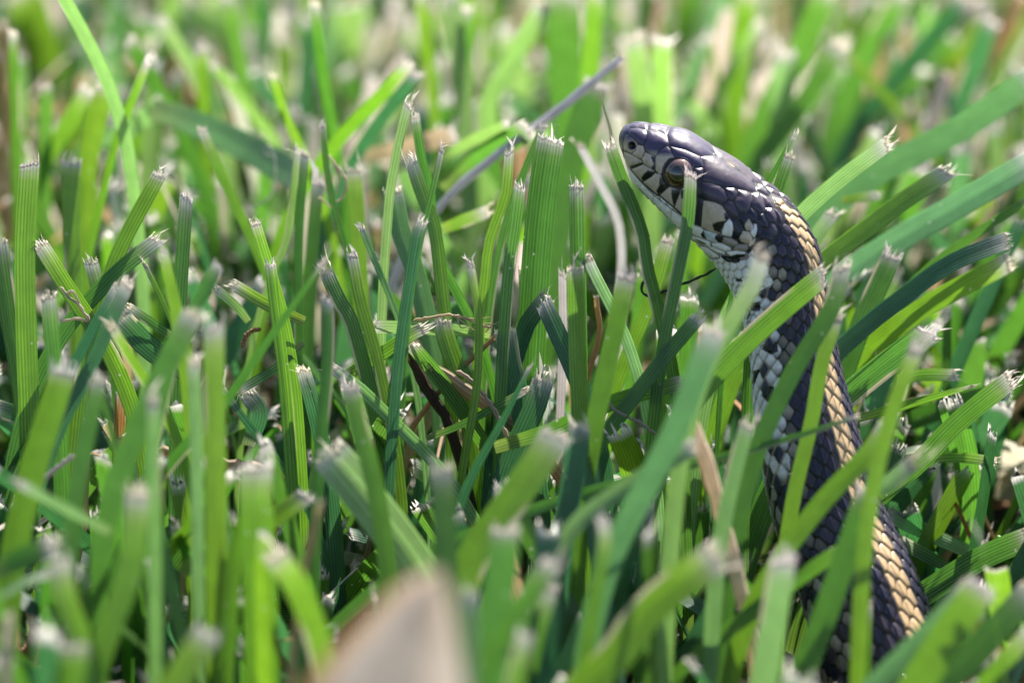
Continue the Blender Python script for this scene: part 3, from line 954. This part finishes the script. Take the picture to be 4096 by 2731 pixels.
def mesh_poly(name, V, faces, col):
    me = bpy.data.meshes.new(name)
    fs = [tuple(dict.fromkeys(f)) for f in faces]
    me.from_pydata((np.asarray(V) * MM).tolist(), [], fs)
    c = np.ones((len(V), 4), np.float32); c[:, :3] = col
    me.color_attributes.new('Col', 'FLOAT_COLOR', 'POINT').data.foreach_set('color', c.ravel())
    me.uv_layers.new(name='UVMap')
    me.update()
    return me


def tube(P, rad, k=8):
    T = nrm(np.gradient(P, axis=0))
    a = nrm(np.cross(T, np.array([.3, 1, .2]))); b = np.cross(T, a)
    an = np.arange(k) / k * 2 * math.pi
    V = P[:, None, :] + (a[:, None, :] * np.cos(an)[None, :, None] + b[:, None, :] * np.sin(an)[None, :, None]) * rad[:, None, None]
    return V


def auto_label(c, w, P, flags, d, worn=False):
    tip, base = P[0], P[-1]
    snx = 38.0
    dx = tip[0] - base[0]; hgt = tip[2] - base[2]; ln = np.linalg.norm(tip - base)
    tilt = math.degrees(math.acos(max(-1, min(1, hgt / max(ln, 1e-6)))))
    colw = dict(c='cream-coloured', q='pale sea-green', y='yellow-green', g='mid green', b='blue-green', p='pale green', s='straw-coloured', d='dark brown', w='bleached whitish', o='rust-brown')[c]
    wid = 'hair-thin' if w < 1.1 else 'narrow' if w < 1.9 else '' if w < 3.0 else 'broad' if w < 4.2 else 'very broad'
    kind = 'dry grass stalk' if 'stem' in flags else 'grass blade'
    toward = (dx > 0) == (base[0] < snx)
    if tilt > 62: post = 'lying flat'
    elif tilt > 22: post = 'leaning toward the snake' if toward else 'leaning away from the snake'
    else: post = 'standing upright'
    ax = abs(base[0] - snx)
    if d > 110: where = 'far behind the snake'
    elif d > 40: where = 'well behind the snake'
    elif d > 4: where = 'just behind the snake'
    elif d > -14: where = 'level with the snake'
    elif d > -45: where = 'shortly before the snake'
    else: where = 'far before the snake'
    near = ' close to its body' if ax < 18 and -30 < d < 20 else ''
    size = 'short' if ln < 30 else 'tall' if ln > 58 else ''
    wt = ' with worn edge' if worn else ' with V-fold' if 'vfold' in flags else ''
    return ' '.join(' '.join(f'{size} {wid} {colw} {kind}{wt} {post} {where}{near}'.split()).split()[:16])


SPECIAL = {
    'A 400,-60': 'long pale arching grass blade bent over to a glossy white top',
    'B 1490,925': 'broad green grass blade with square ragged top and one raised corner',
    'B 1890,955': 'folded green grass blade touching the snake snout with a long hair at its tip',
    'Z 712,590': 'green grass blade with notched tip standing right before the snake eye',
    'F 855,185': 'bright yellow-green blade with shredded end crossing the snake neck diagonally',
    'F 990,130': 'green blade with curled white tip slanting across the middle of the snake body',
    'F 950,480': 'narrow yellow-green blade running down over the snake body beside a wider one',
    'F 430,90': 'pale blurred blade with white split tip covering the snake throat',
    'B 1960,390': 'greyish dry grass stalk slanting up behind the snake snout',
    'N 2762,1663': 'curved cream-coloured dry stalk standing before the snake belly',
    'H 30,70': 'very broad pale striped grass blade with white shredded end',
    'B 1690,970': 'bleached curved grass stalk standing behind the snout',
    'E 700,1015': 'thick split piece of tan straw lying among the green blades',
    'E 555,925': 'dark brown decayed stalk slanting down into the soil',
    'D 805,1180': 'rust-brown dead leaf scrap standing among the green blades',
}
hi = 0
for line in HERO.strip().splitlines():
    head, path = line.split('|')
    hd = head.split(); c, w_px, dep, flags = hd[0], float(hd[1]), float(hd[2]), hd[3:]
    pts = parse_pts(path)
    sc_ = CROPS[path.split()[0]][2]
    wpx = w_px * sc_
    rnd = np.random.default_rng(1000 + hi); hi += 1
    dt = [float(f[3:]) for f in flags if f.startswith('dt=')]
    dt = dt[0] if dt else (-14.0 if dep >= 45 else 0.0)
    d0 = dep; d1_ = dep + rnd.uniform(-5, 5)
    n_ = len(pts)
    key = ' '.join(path.split()[:2])
    if 'L' not in flags:
        (u1, v1), (u0, v0) = pts[-1], pts[-2]
        vg = ground_v(d1_)
        if vg > v1 + 20:
            sl = (u1 - u0) / max(v1 - v0, 30)
            K = 420.0
            for fq in (.12, .3, .6, 1.0):
                hq = (vg + 12 - v1) * fq
                pts = pts + [(u1 + sl * K * (1 - math.exp(-hq / K)), v1 + hq)]
        elif vg < v1 - 20:
            d1_ = dep - 25
            while ground_v(d1_) < v1 and d1_ > -110: d1_ -= 5
            pts = pts + [(pts[-1][0], max(v1 + 10, ground_v(d1_)))]
    cl = np.concatenate([[0], np.cumsum([math.hypot(pts[k + 1][0] - pts[k][0], pts[k + 1][1] - pts[k][1]) for k in range(len(pts) - 1)])])
    fr = cl / cl[-1]
    P0 = np.array([p3(u, v, d0 + (d1_ - d0) * f + dt * max(0, 1 - f / .6) ** 2) for (u, v), f in zip(pts, fr)])
    if 'L' in flags and P0[:, 2].min() < 1: P0[:, 2] = np.maximum(P0[:, 2], 1.0)
    nv = 26
    P = catmull(P0, nv)
    ps = np.linspace(0, 1, nv) ** 1.4
    P = np.stack([np.interp(ps, np.linspace(0, 1, nv), P[:, k]) for k in range(3)], -1)
    wmm = wpx * KPX * (DIST + dep) / DIST
    worn = rnd.random() < .3 and 'stem' not in flags
    label = SPECIAL.get(key) or auto_label(c, wmm, P, flags, dep, worn)
    colr = np.array(GC[c]) * rnd.uniform(.85, 1.15) * np.array([rnd.uniform(.9, 1.1), 1, rnd.uniform(.8, 1.2)])
    for q in range(0, nv, 2):
        a, b, dd = proj(P[q:q + 1]); blade_samples.append((a[0], b[0], dd[0], wpx / 2))
    L_ = np.concatenate([[0], np.cumsum(np.linalg.norm(np.diff(P, axis=0), axis=1))])
    if 'stem' in flags:
        rad = wmm / 2 * np.interp(L_ / L_[-1], [0, .05, 1], [.75, .95, 1.1]) * (1 + .06 * rnd.normal(size=nv))
        V = tube(P + rnd.normal(0, .04, P.shape), rad, 10)
        k = V.shape[1]
        uvs = np.stack([np.tile(np.arange(k) * .35, nv), np.repeat(L_, k)], -1)
        cv = np.tile(colr, (nv * k, 1)) * rnd.uniform(.85, 1.15, (nv * k, 1))
        Fq = grid_faces(k, nv, wrap=True)
        ob = link('dry_stalk', mesh_np('dry_stalk', V.reshape(-1, 3), Fq, col=cv, uv=uvs), M_DRY)
        tag(ob, label, 'stalk', 'dry stalks in the lawn')
        Vt, Ft = make_torn_tip(V[0, [0, 2, 4, 6, 8]], nrm(P[0] - P[2]), nrm(np.cross(nrm(P[0] - P[2]), RGT)), wmm, rnd, max(.35, wmm * .35), 4)
        link('frayed_end', mesh_poly('frayed_end', Vt, Ft, np.array(GC['w']) * .9), M_TORN, ob)
        continue
    T = nrm(np.gradient(P, axis=0))
    view = nrm(CAM - P)
    S_ = nrm(np.cross(T, view))
    twist = math.radians(rnd.uniform(-32, 32)) * np.linspace(1, .4, nv) + math.radians(rnd.uniform(-15, 15))
    Nn = nrm(np.cross(S_, T))
    S_ = S_ * np.cos(twist)[:, None] + Nn * np.sin(twist)[:, None]
    Nn = nrm(np.cross(S_, T))
    Nn = np.where((np.einsum('ij,ij->i', Nn, view) < 0)[:, None], -Nn, Nn)
    f_ = np.linspace(0, 1, nv)
    lf = L_ / L_[-1]
    if 'taper2' in flags: prof = np.interp(lf, [0, .15, .6, 1], [.45, .9, 1.6, 1.3])
    elif 'taper' in flags: prof = np.interp(lf, [0, .1, .5, 1], [1.05, 1, .72, .6])
    else: prof = np.interp(lf, [0, .04, .5, 1], [.95, 1, 1.04, .78])
    widths = wmm * prof / np.maximum(np.cos(twist), .75)
    na = 13
    fold = .45 if 'vfold' in flags else rnd.choice([.06, .12, .22, -.1])
    V = strip(P, widths, S_, Nn, na, fold, .05 if ('ribs' in flags or wmm > 2.2) else .02, (rnd.normal(0, .5) if 'cut' not in flags else wmm * .5), .16, rnd)
    x = np.linspace(-.5, .5, na)
    uvs = np.stack([(x[None, :] * widths[:, None]).ravel(), np.repeat(L_, na)], -1)
    cv = np.tile(colr, (nv * na, 1)).reshape(nv, na, 3)
    cv = cv * (1 + .10 * np.where(np.arange(na) % 2 == 0, 1, -1))[None, :, None]
    if 'vein' in flags: cv = cv * (1 + .5 * (np.arange(na) % 4 == 0))[None, :, None]
    # dry margins at the cut, bleached foot
    tipf = np.exp(-L_ / (3.2 if 'wtip' in flags else rnd.uniform(.4, 1.3)))[:, None, None] * (0 if 't0' in flags else .9)
    cv = cv * (1 - tipf) + TIPC * .85 * tipf
    foot = np.clip((lf - .75) / .25, 0, 1)[:, None, None] * .45
    cv = cv * (1 - foot) + np.array([.26, .28, .12]) * foot
    if worn:      # a worn brown or pale lengthwise scrape
        e0 = rnd.integers(0, 2) * (na - 2); k0 = rnd.integers(1, nv // 2)
        cv[k0:k0 + rnd.integers(3, 8), e0:e0 + 2] = np.array([.45, .42, .3])
    mat = M_DRY if c in 'cswod' else M_BLADE
    ob = link('grass_blade', mesh_np('grass_blade', V.reshape(-1, 3), grid_faces(na, nv), col=cv.reshape(-1, 3), uv=uvs), mat)  # one flat leaf blade of the lawn grass
    tag(ob, label, 'grass', GROUP)
    label_count.setdefault(label, []).append((wmm, ob))
    if 't0' not in flags:
        T0 = nrm(P[0] - P[2]); e0 = V[0]
        tcol = TIPC * rnd.uniform(.8, 1.1) * np.array([1, rnd.uniform(.95, 1), rnd.uniform(.85, 1.05)])
        Vt, Ft = make_torn_tip(e0, T0, Nn[0], widths[0], rnd, rnd.uniform(.45, .85) * (1 + .15 * wmm) * (2.0 if 'blob' in flags or 'wtip' in flags else 1), int(rnd.integers(1, 6)))
        link('torn_tip', mesh_poly('torn_tip', Vt, Ft, tcol), M_TORN, ob)
        if key == 'B 1890,955':   # the long loose hair at the tip by the snout
            hp = catmull(np.array([p3(*px('B', a, b), -6) for a, b in ((1897, 930), (1880, 840), (1845, 730), (1822, 640), (1805, 592))]), 16)
            hv = tube(hp, np.interp(np.linspace(0, 1, 16), [0, .5, .9, 1], [.30, .17, .15, .05]), 6)
            link('loose_hair', mesh_np('loose_hair', hv.reshape(-1, 3), grid_faces(6, 16, wrap=True), col=np.tile(np.array([.5, .5, .38]), (96, 1)), uv=np.zeros((96, 2))), M_TORN, ob)

# look-alikes: told apart by their width
for lb_, lst in label_count.items():
    if len(lst) < 2: continue
    lst.sort(key=lambda q: q[0])
    nm_ = ['two', 'three', 'four', 'five', 'six', 'seven'][len(lst) - 2]
    for q, (_, ob) in enumerate(lst):
        wd = 'narrowest' if q == 0 else 'widest' if q == len(lst) - 1 else ('second narrowest' if q == 1 else 'second widest' if q == len(lst) - 2 else 'third narrowest')
        if len(lst) == 2: wd = 'narrower' if q == 0 else 'wider'
        lab = f'{lb_}, {wd} of {nm_}'
        if len(lab.split()) > 16: lab = lab.replace('grass blade', 'blade').replace('with worn edge', 'worn')
        if len(lab.split()) <= 16: ob['label'] = lab

# ------------------------------------------------------------------ single found things
# broad dry leaf close to the viewer
def leaf_surface(pl, pr_, d, n=24, na=15, bend=6.0):
    """leaf between a left and a right outline traced in pixels, at depth d, bowed towards the viewer"""
    a = catmull(np.array(pl, float), n); b = catmull(np.array(pr_, float), n)
    V = np.zeros((n, na, 3))
    for j in range(n):
        for i in range(na):
            t = i / (na - 1)
            u, v = a[j] * (1 - t) + b[j] * t
            V[j, i] = p3(u, v, d - bend * math.sin(t * math.pi) + (j / n) * -14 + .25 * math.sin(i * 1.9 + j * .4))
    return V


LV = leaf_surface([(1740, 2275), (1600, 2340), (1450, 2480), (1300, 2640), (1180, 2820), (1120, 3050), (1130, 3300)],
                  [(1765, 2280), (1790, 2360), (1815, 2480), (1840, 2640), (1865, 2800), (1880, 3050), (1850, 3300)], -150)
nj, ni = LV.shape[:2]
lc = np.tile(np.array([.66, .55, .45]), (nj * ni, 1))
lc.reshape(nj, ni, 3)[:, :2] = (.55, .33, .14)
luv = np.stack([np.tile(np.linspace(0, 18, ni), nj), np.repeat(np.linspace(0, 40, nj), ni)], -1)
ob = link('dry_leaf', mesh_np('dry_leaf', LV.reshape(-1, 3), grid_faces(ni, nj), col=lc, uv=luv), M_DRY)
tag(ob, 'large pale tan dry leaf standing up nearest of all, curled along one side', 'leaf')


def tube_thing(name, path, rad_px, d, col, label, cat, group=None, parts=()):
    pts = parse_pts(path)
    P = catmull(np.array([p3(u, v, d) for u, v in pts]), 30)
    P = P + np.random.default_rng(5).normal(0, .06, P.shape)
    rr = rad_px * KPX * (1 + .18 * np.sin(np.arange(30) * 1.7))
    rr[-1] *= .4; rr[0] *= .4
    V = tube(P, rr, 8)
    ob = link(name, mesh_np(name, V.reshape(-1, 3), grid_faces(8, 30, wrap=True), col=np.tile(np.array(col, float), (240, 1)), uv=np.stack([np.tile(np.arange(8) * .2, 30), np.repeat(np.arange(30) * .5, 8)], -1)), M_DRY)
    tag(ob, label, cat, group)
    for (nm, pp, r2) in parts:
        P2 = catmull(np.array([p3(u, v, d) for u, v in parse_pts(pp)]), 14)
        V2 = tube(P2, np.interp(np.linspace(0, 1, 14), [0, 1], [r2, r2 * .35]) * KPX, 6)
        link(nm, mesh_np(nm, V2.reshape(-1, 3), grid_faces(6, 14, wrap=True), col=np.tile(np.array(col, float), (84, 1)), uv=np.zeros((84, 2))), M_DRY, ob)
    return ob


tube_thing('twig', 'Z 365,1330 345,1400 335,1510 420,1530 530,1492 700,1425 800,1380 915,1318', 5.5, -4, (.06, .055, .04), 'thin dark crooked twig caught behind the blades under the snake chin', 'twig')
tube_thing('grass_tuft', 'E 585,712 700,690 830,675 930,700 1020,735 1110,760', 6, -1, (.55, .46, .30), 'wispy cream tuft of dead grass roots draped over a lying blade', 'dead grass', None,
           [('strand', 'E 640,735 720,690 840,672', 3), ('strand', 'E 870,690 900,760 960,740', 4), ('strand', 'E 930,700 1010,700 1090,690', 4), ('strand', 'E 960,720 1050,760 1150,720', 3.5),
            ('strand', 'E 1000,740 1080,730 1140,740', 3), ('strand', 'E 590,710 650,715 690,690', 2.5), ('strand', 'E 850,675 900,715 990,780', 4), ('strand', 'E 1060,790 1100,740 1110,700', 3)])
tube_thing('grass_scrap', 'D 400,490 440,540 500,590 520,600 560,660 590,715 500,700 410,715', 6, -2, (.55, .48, .38), 'pale twisted scrap of dead grass hanging on green blades', 'dead grass', None,
           [('strand', 'D 440,540 480,520 530,600', 7), ('strand', 'D 500,590 460,560 410,500', 5)])
tube_thing('grass_scrap', 'A 2160,1020 2210,1080 2250,1130 2290,1200 2260,1300 2210,1330 2180,1240', 6, 22, (.6, .52, .4), 'curly dry tuft of grass fibre clinging to a thin blade behind', 'dead grass', None,
           [('strand', 'A 2210,1080 2240,1180 2220,1290', 8), ('strand', 'A 2110,1300 2150,1340 2220,1400', 6)])
tube_thing('husk', 'D 1600,890 1620,820 1660,785 1725,765', 9, 0, (.34, .22, .11), 'small brown curled husk lying between the blades', 'husk')
tube_thing('hair_curl', 'A 1660,1370 1760,1320 1815,1220 1820,1080 1780,960 1745,1000 1790,1030', 4, 45, (.7, .7, .62), 'fine white curled plant hair behind the grass', 'plant hair')
tube_thing('dry_stalk', 'E 1860,1240 1930,1310 2050,1370 2190,1460', 6, -9, (.45, .38, .34), 'thin greyish dry stem lying slanted over dark blades', 'stalk', 'dry stalks in the lawn')
tube_thing('dry_stalk', 'E 870,1045 960,1100 1040,1190 1110,1290 1215,1490', 9, -4, (.45, .36, .28), 'tan frayed dry stem leaning beside the split straw', 'stalk', 'dry stalks in the lawn')
tube_thing('dry_stalk', 'G 1040,30 1400,100 1700,150 2000,195', 22, 6, (.42, .32, .22), 'thick tan dry stem lying flat on the soil', 'stalk', 'dry stalks in the lawn')
tube_thing('dry_stalk', 'G 200,330 330,190 490,60', 9, -30, (.5, .45, .45), 'short whitish dry stem propped among the front blades', 'stalk', 'dry stalks in the lawn')

# ------------------------------------------------------------------ filler lawn
rf = np.random.default_rng(2024)
BW, BH = 256, 171
hero_d = np.full((BH, BW), 1e9)       # nearest traced thing per coarse cell
for (u, v, d, hw) in blade_samples:
    r_ = max(1, int(hw / 16))
    i, j = int(u // 16), int(v // 16)
    y0, y1, x0, x1 = max(0, j - r_ - 1), min(BH, j + r_ + 2), max(0, i - r_), min(BW, i + r_ + 1)
    if y1 > y0 and x1 > x0:
        hero_d[y0:y1, x0:x1] = np.minimum(hero_d[y0:y1, x0:x1], d)
uu_, vv_ = np.meshgrid(np.arange(BW) * 16 + 8, np.arange(BH) * 16 + 8)
snake_sd = poly_sd(SNAKE_POLY, uu_.astype(float), vv_.astype(float))
snake_m = snake_sd > -22


def lawn(nb, xr, yr, hmin, hmax, tilt_max, nv, na, seed, pal, low=0, keep=True, wr=(2.0, 4.2), bias=None):
    g = np.random.default_rng(seed)
    bx = g.uniform(*xr, nb); by = g.uniform(*yr, nb)
    H = g.uniform(hmin, hmax, nb)
    az = g.uniform(0, 2 * math.pi, nb)
    tl = np.radians(np.abs(g.normal(0, tilt_max, nb)))
    tl = np.minimum(tl, math.radians(80))
    dxx, dyy = np.sin(tl) * np.cos(az), np.sin(tl) * np.sin(az)
    dxx = dxx + np.clip((bx - 10) / 90, 0, 1) * .35
    dyy = dyy - np.clip((by - 60) / 60, 0, 1) * .32
    dirv = nrm(np.stack([dxx, dyy, np.cos(tl)], -1))
    crv = g.normal(0, .22, nb)
    side_h = nrm(np.stack([dirv[:, 0], dirv[:, 1], np.zeros(nb)], -1) + 1e-6)
    t = np.concatenate([[1, .985, .96], np.linspace(.9, 0, nv - 3)])      # tip first
    P = np.stack([bx, by, np.full(nb, -1.5)], -1)[:, None, :] + dirv[:, None, :] * (H[:, None, None] * t[None, :, None]) + side_h[:, None, :] * (crv * H)[:, None, None] * (t ** 2)[None, :, None]
    P[:, :, 2] -= (np.abs(crv) * H)[:, None] * (t ** 2)[None, :] * .3
    if low: P[:, :, 2] += g.uniform(0, low, nb)[:, None]
    P[:, :, 2] = np.maximum(P[:, :, 2], -1.5)
    W = g.uniform(*wr, nb)
    u, v, d = proj(P.reshape(-1, 3)); u = u.reshape(nb, nv); v = v.reshape(nb, nv); d = d.reshape(nb, nv)
    i = np.clip((u // 16).astype(int), 0, BW - 1); j = np.clip((v // 16).astype(int), 0, BH - 1)
    inf = (u > 0) & (u < PXW) & (v > 0) & (v < PXH)
    sn = ((snake_m[j, i]) & inf & (d < 9)).any(axis=1)
    # never through the snake itself
    sn |= ((np.abs(d) < 9) & snake_m[j, i] & inf).any(axis=1)
    oc = ((hero_d[j, i] < 1e8) & (d < hero_d[j, i] - 1.5) & inf)
    lim = np.where(by > 90, .22, .16)
    tipz = (u[:, 0] > -200) & (d[:, 0] < -105) & (v[:, 0] < PXH + 60)
    ok = ~sn & ~(oc.sum(axis=1) > lim * nv) & ~tipz & ~((d < -150).any(axis=1) & (v < PXH + 30).any(axis=1))
    if not keep: ok = ~sn
    P, W, H, tl = P[ok], W[ok], H[ok], tl[ok]
    m = len(P)
    T = nrm(np.gradient(P, axis=1))
    fa = g.uniform(0, math.pi, m)
    S0 = np.stack([np.cos(fa), np.sin(fa), np.zeros(m)], -1)[:, None, :]
    S_ = nrm(S0 - T * np.sum(S0 * T, -1, keepdims=True))
    N_ = nrm(np.cross(S_, T))
    x = np.linspace(-.5, .5, na)
    prof = np.interp(t, [0, .3, .8, 1], [.7, 1, 1, .92])
    w = W[:, None] * prof[None, :]
    V = P[:, :, None, :] + S_[:, :, None, :] * (w[:, :, None, None] * x[None, None, :, None])
    fold = g.choice([.1, .25, .4], m)
    V = V + N_[:, :, None, :] * (fold[:, None, None, None] * w[:, :, None, None] * np.abs(x)[None, None, :, None])
    jg = g.normal(0, .5, (m, na))
    V[:, 0] += T[:, 0][:, None, :] * -jg[..., None]
    pal = np.array([GC[c] for c in pal]); base = pal[g.integers(0, len(pal), m)] * g.uniform(.75, 1.2, (m, 1)) * g.uniform(.9, 1.1, (m, 3))
    C_ = np.repeat(base[:, None, None, :], nv, 1).repeat(na, 2)
    C_[:, 0] = TIPC * g.uniform(.85, 1.15, (m, 1, 1))
    tf = g.uniform(.1, .8, (m, 1, 1)); C_[:, 1] = C_[:, 1] * (1 - tf) + TIPC * .8 * tf
    C_[:, -1] = C_[:, -1] * .4 + np.array([.26, .26, .14]) * .6
    U_ = np.stack(np.broadcast_arrays((x[None, None, :] * w[:, :, None]) + g.uniform(0, 9, (m, 1, 1)), (1 - t)[None, :, None] * H[:, None, None]), -1)
    # torn fringe: one ragged tooth per column
    F = grid_faces(na, nv)
    F = (F[None] + (np.arange(m) * nv * na)[:, None, None]).reshape(-1, 4)
    e = V[:, 0]                                       # m, na, 3
    th_ = g.gamma(2, .5, (m, na - 1, 1))
    tip = (e[:, :-1] + e[:, 1:]) / 2 - T[:, 0][:, None, :] * th_ + N_[:, 0][:, None, :] * g.normal(0, .35, (m, na - 1, 1))
    lo2 = e + T[:, 0][:, None, :] * .25
    off = m * nv * na
    V2 = tip.reshape(-1, 3)
    eid = (np.arange(m) * nv * na)[:, None] + np.arange(na)[None, :]
    tid = off + np.arange(m * (na - 1)).reshape(m, na - 1)
    F2 = np.stack([eid[:, :-1], eid[:, 1:], tid], -1).reshape(-1, 3)
    Vall = np.concatenate([V.reshape(-1, 3), V2])
    Call = np.concatenate([C_.reshape(-1, 3), np.tile(TIPC, (len(V2), 1))])
    Uall = np.concatenate([U_.reshape(-1, 2), np.zeros((len(V2), 2))])
    return Vall, F, F2, Call, Uall


def join_lawn(name, parts, mat, label, cat):
    Vs, Fs, Cs, Us, off = [], [], [], [], 0
    for (V, F, F2, C_, U_) in parts:
        Vs.append(V); Cs.append(C_); Us.append(U_)
        Fs.append(np.concatenate([F, np.concatenate([F2, F2[:, 2:]], 1)]) + off); off += len(V)
    V = np.concatenate(Vs); F = np.concatenate(Fs); C_ = np.concatenate(Cs); U_ = np.concatenate(Us)
    quad = F[:, 2] != F[:, 3]
    me = bpy.data.meshes.new(name)
    lt = np.where(quad, 4, 3).astype(np.int32); ls = np.concatenate([[0], np.cumsum(lt)[:-1]]).astype(np.int32)
    li = np.concatenate([f if q else f[:3] for f, q in zip(F, quad)]).astype(np.int32) if len(F) < 1 else F[np.stack([np.ones(len(F), bool)] * 3 + [quad], 1)].astype(np.int32)
    me.vertices.add(len(V)); me.vertices.foreach_set('co', (V * MM).astype(np.float32).ravel())
    me.loops.add(len(li)); me.loops.foreach_set('vertex_index', li)
    me.polygons.add(len(F)); me.polygons.foreach_set('loop_start', ls); me.polygons.foreach_set('loop_total', lt)
    me.polygons.foreach_set('use_smooth', np.ones(len(F), bool))
    me.update(calc_edges=True)
    c4 = np.ones((len(V), 4), np.float32); c4[:, :3] = C_
    me.color_attributes.new('Col', 'FLOAT_COLOR', 'POINT').data.foreach_set('color', c4.ravel())
    l = me.uv_layers.new(name='UVMap'); l.data.foreach_set('uv', U_.astype(np.float32)[li].ravel())
    me.validate()
    o = link(name, me, mat)
    tag(o, label, cat, kind='stuff')
    return o


join_lawn('lawn_grass', [
    lawn(1500, (-130, 160), (-120, 120), 22, 52, 34, 12, 7, 31, 'yggggbbb'),
    lawn(3300, (-200, 240), (85, 430), 24, 54, 38, 9, 5, 32, 'yyggqqpppp'),  # paler palette stands in for sun glint on the far blades
    lawn(1900, (-130, 160), (-120, 200), 12, 36, 50, 9, 7, 33, 'ggbbbb'),  # darker palette paints in the shade low in the grass
    lawn(3000, (-420, 460), (-260, 800), 34, 62, 20, 7, 3, 34, 'ygggbp'),
], M_BLADE, 'dense green mown grass filling the lawn around the traced blades'.replace('around the traced blades', 'between and behind the single blades'), 'grass')
join_lawn('dead_thatch', [
    lawn(2200, (-140, 170), (-120, 260), 10, 34, 75, 6, 3, 41, 'ssdwso', low=12, wr=(.5, 2.2)),
    lawn(1400, (-150, 190), (50, 420), 20, 56, 40, 7, 5, 42, 'swww', wr=(1.2, 3.6)),
    lawn(2600, (-200, 240), (70, 450), 14, 44, 74, 6, 3, 43, 'wwws', low=12, wr=(.8, 3.4)),
    lawn(420, (-120, 120), (-70, 110), 5, 18, 80, 6, 3, 44, 'swws', low=34, wr=(.4, 2.0)),
], M_DRY, 'dead tan straw and clippings lying on the soil under the grass', 'dead grass')
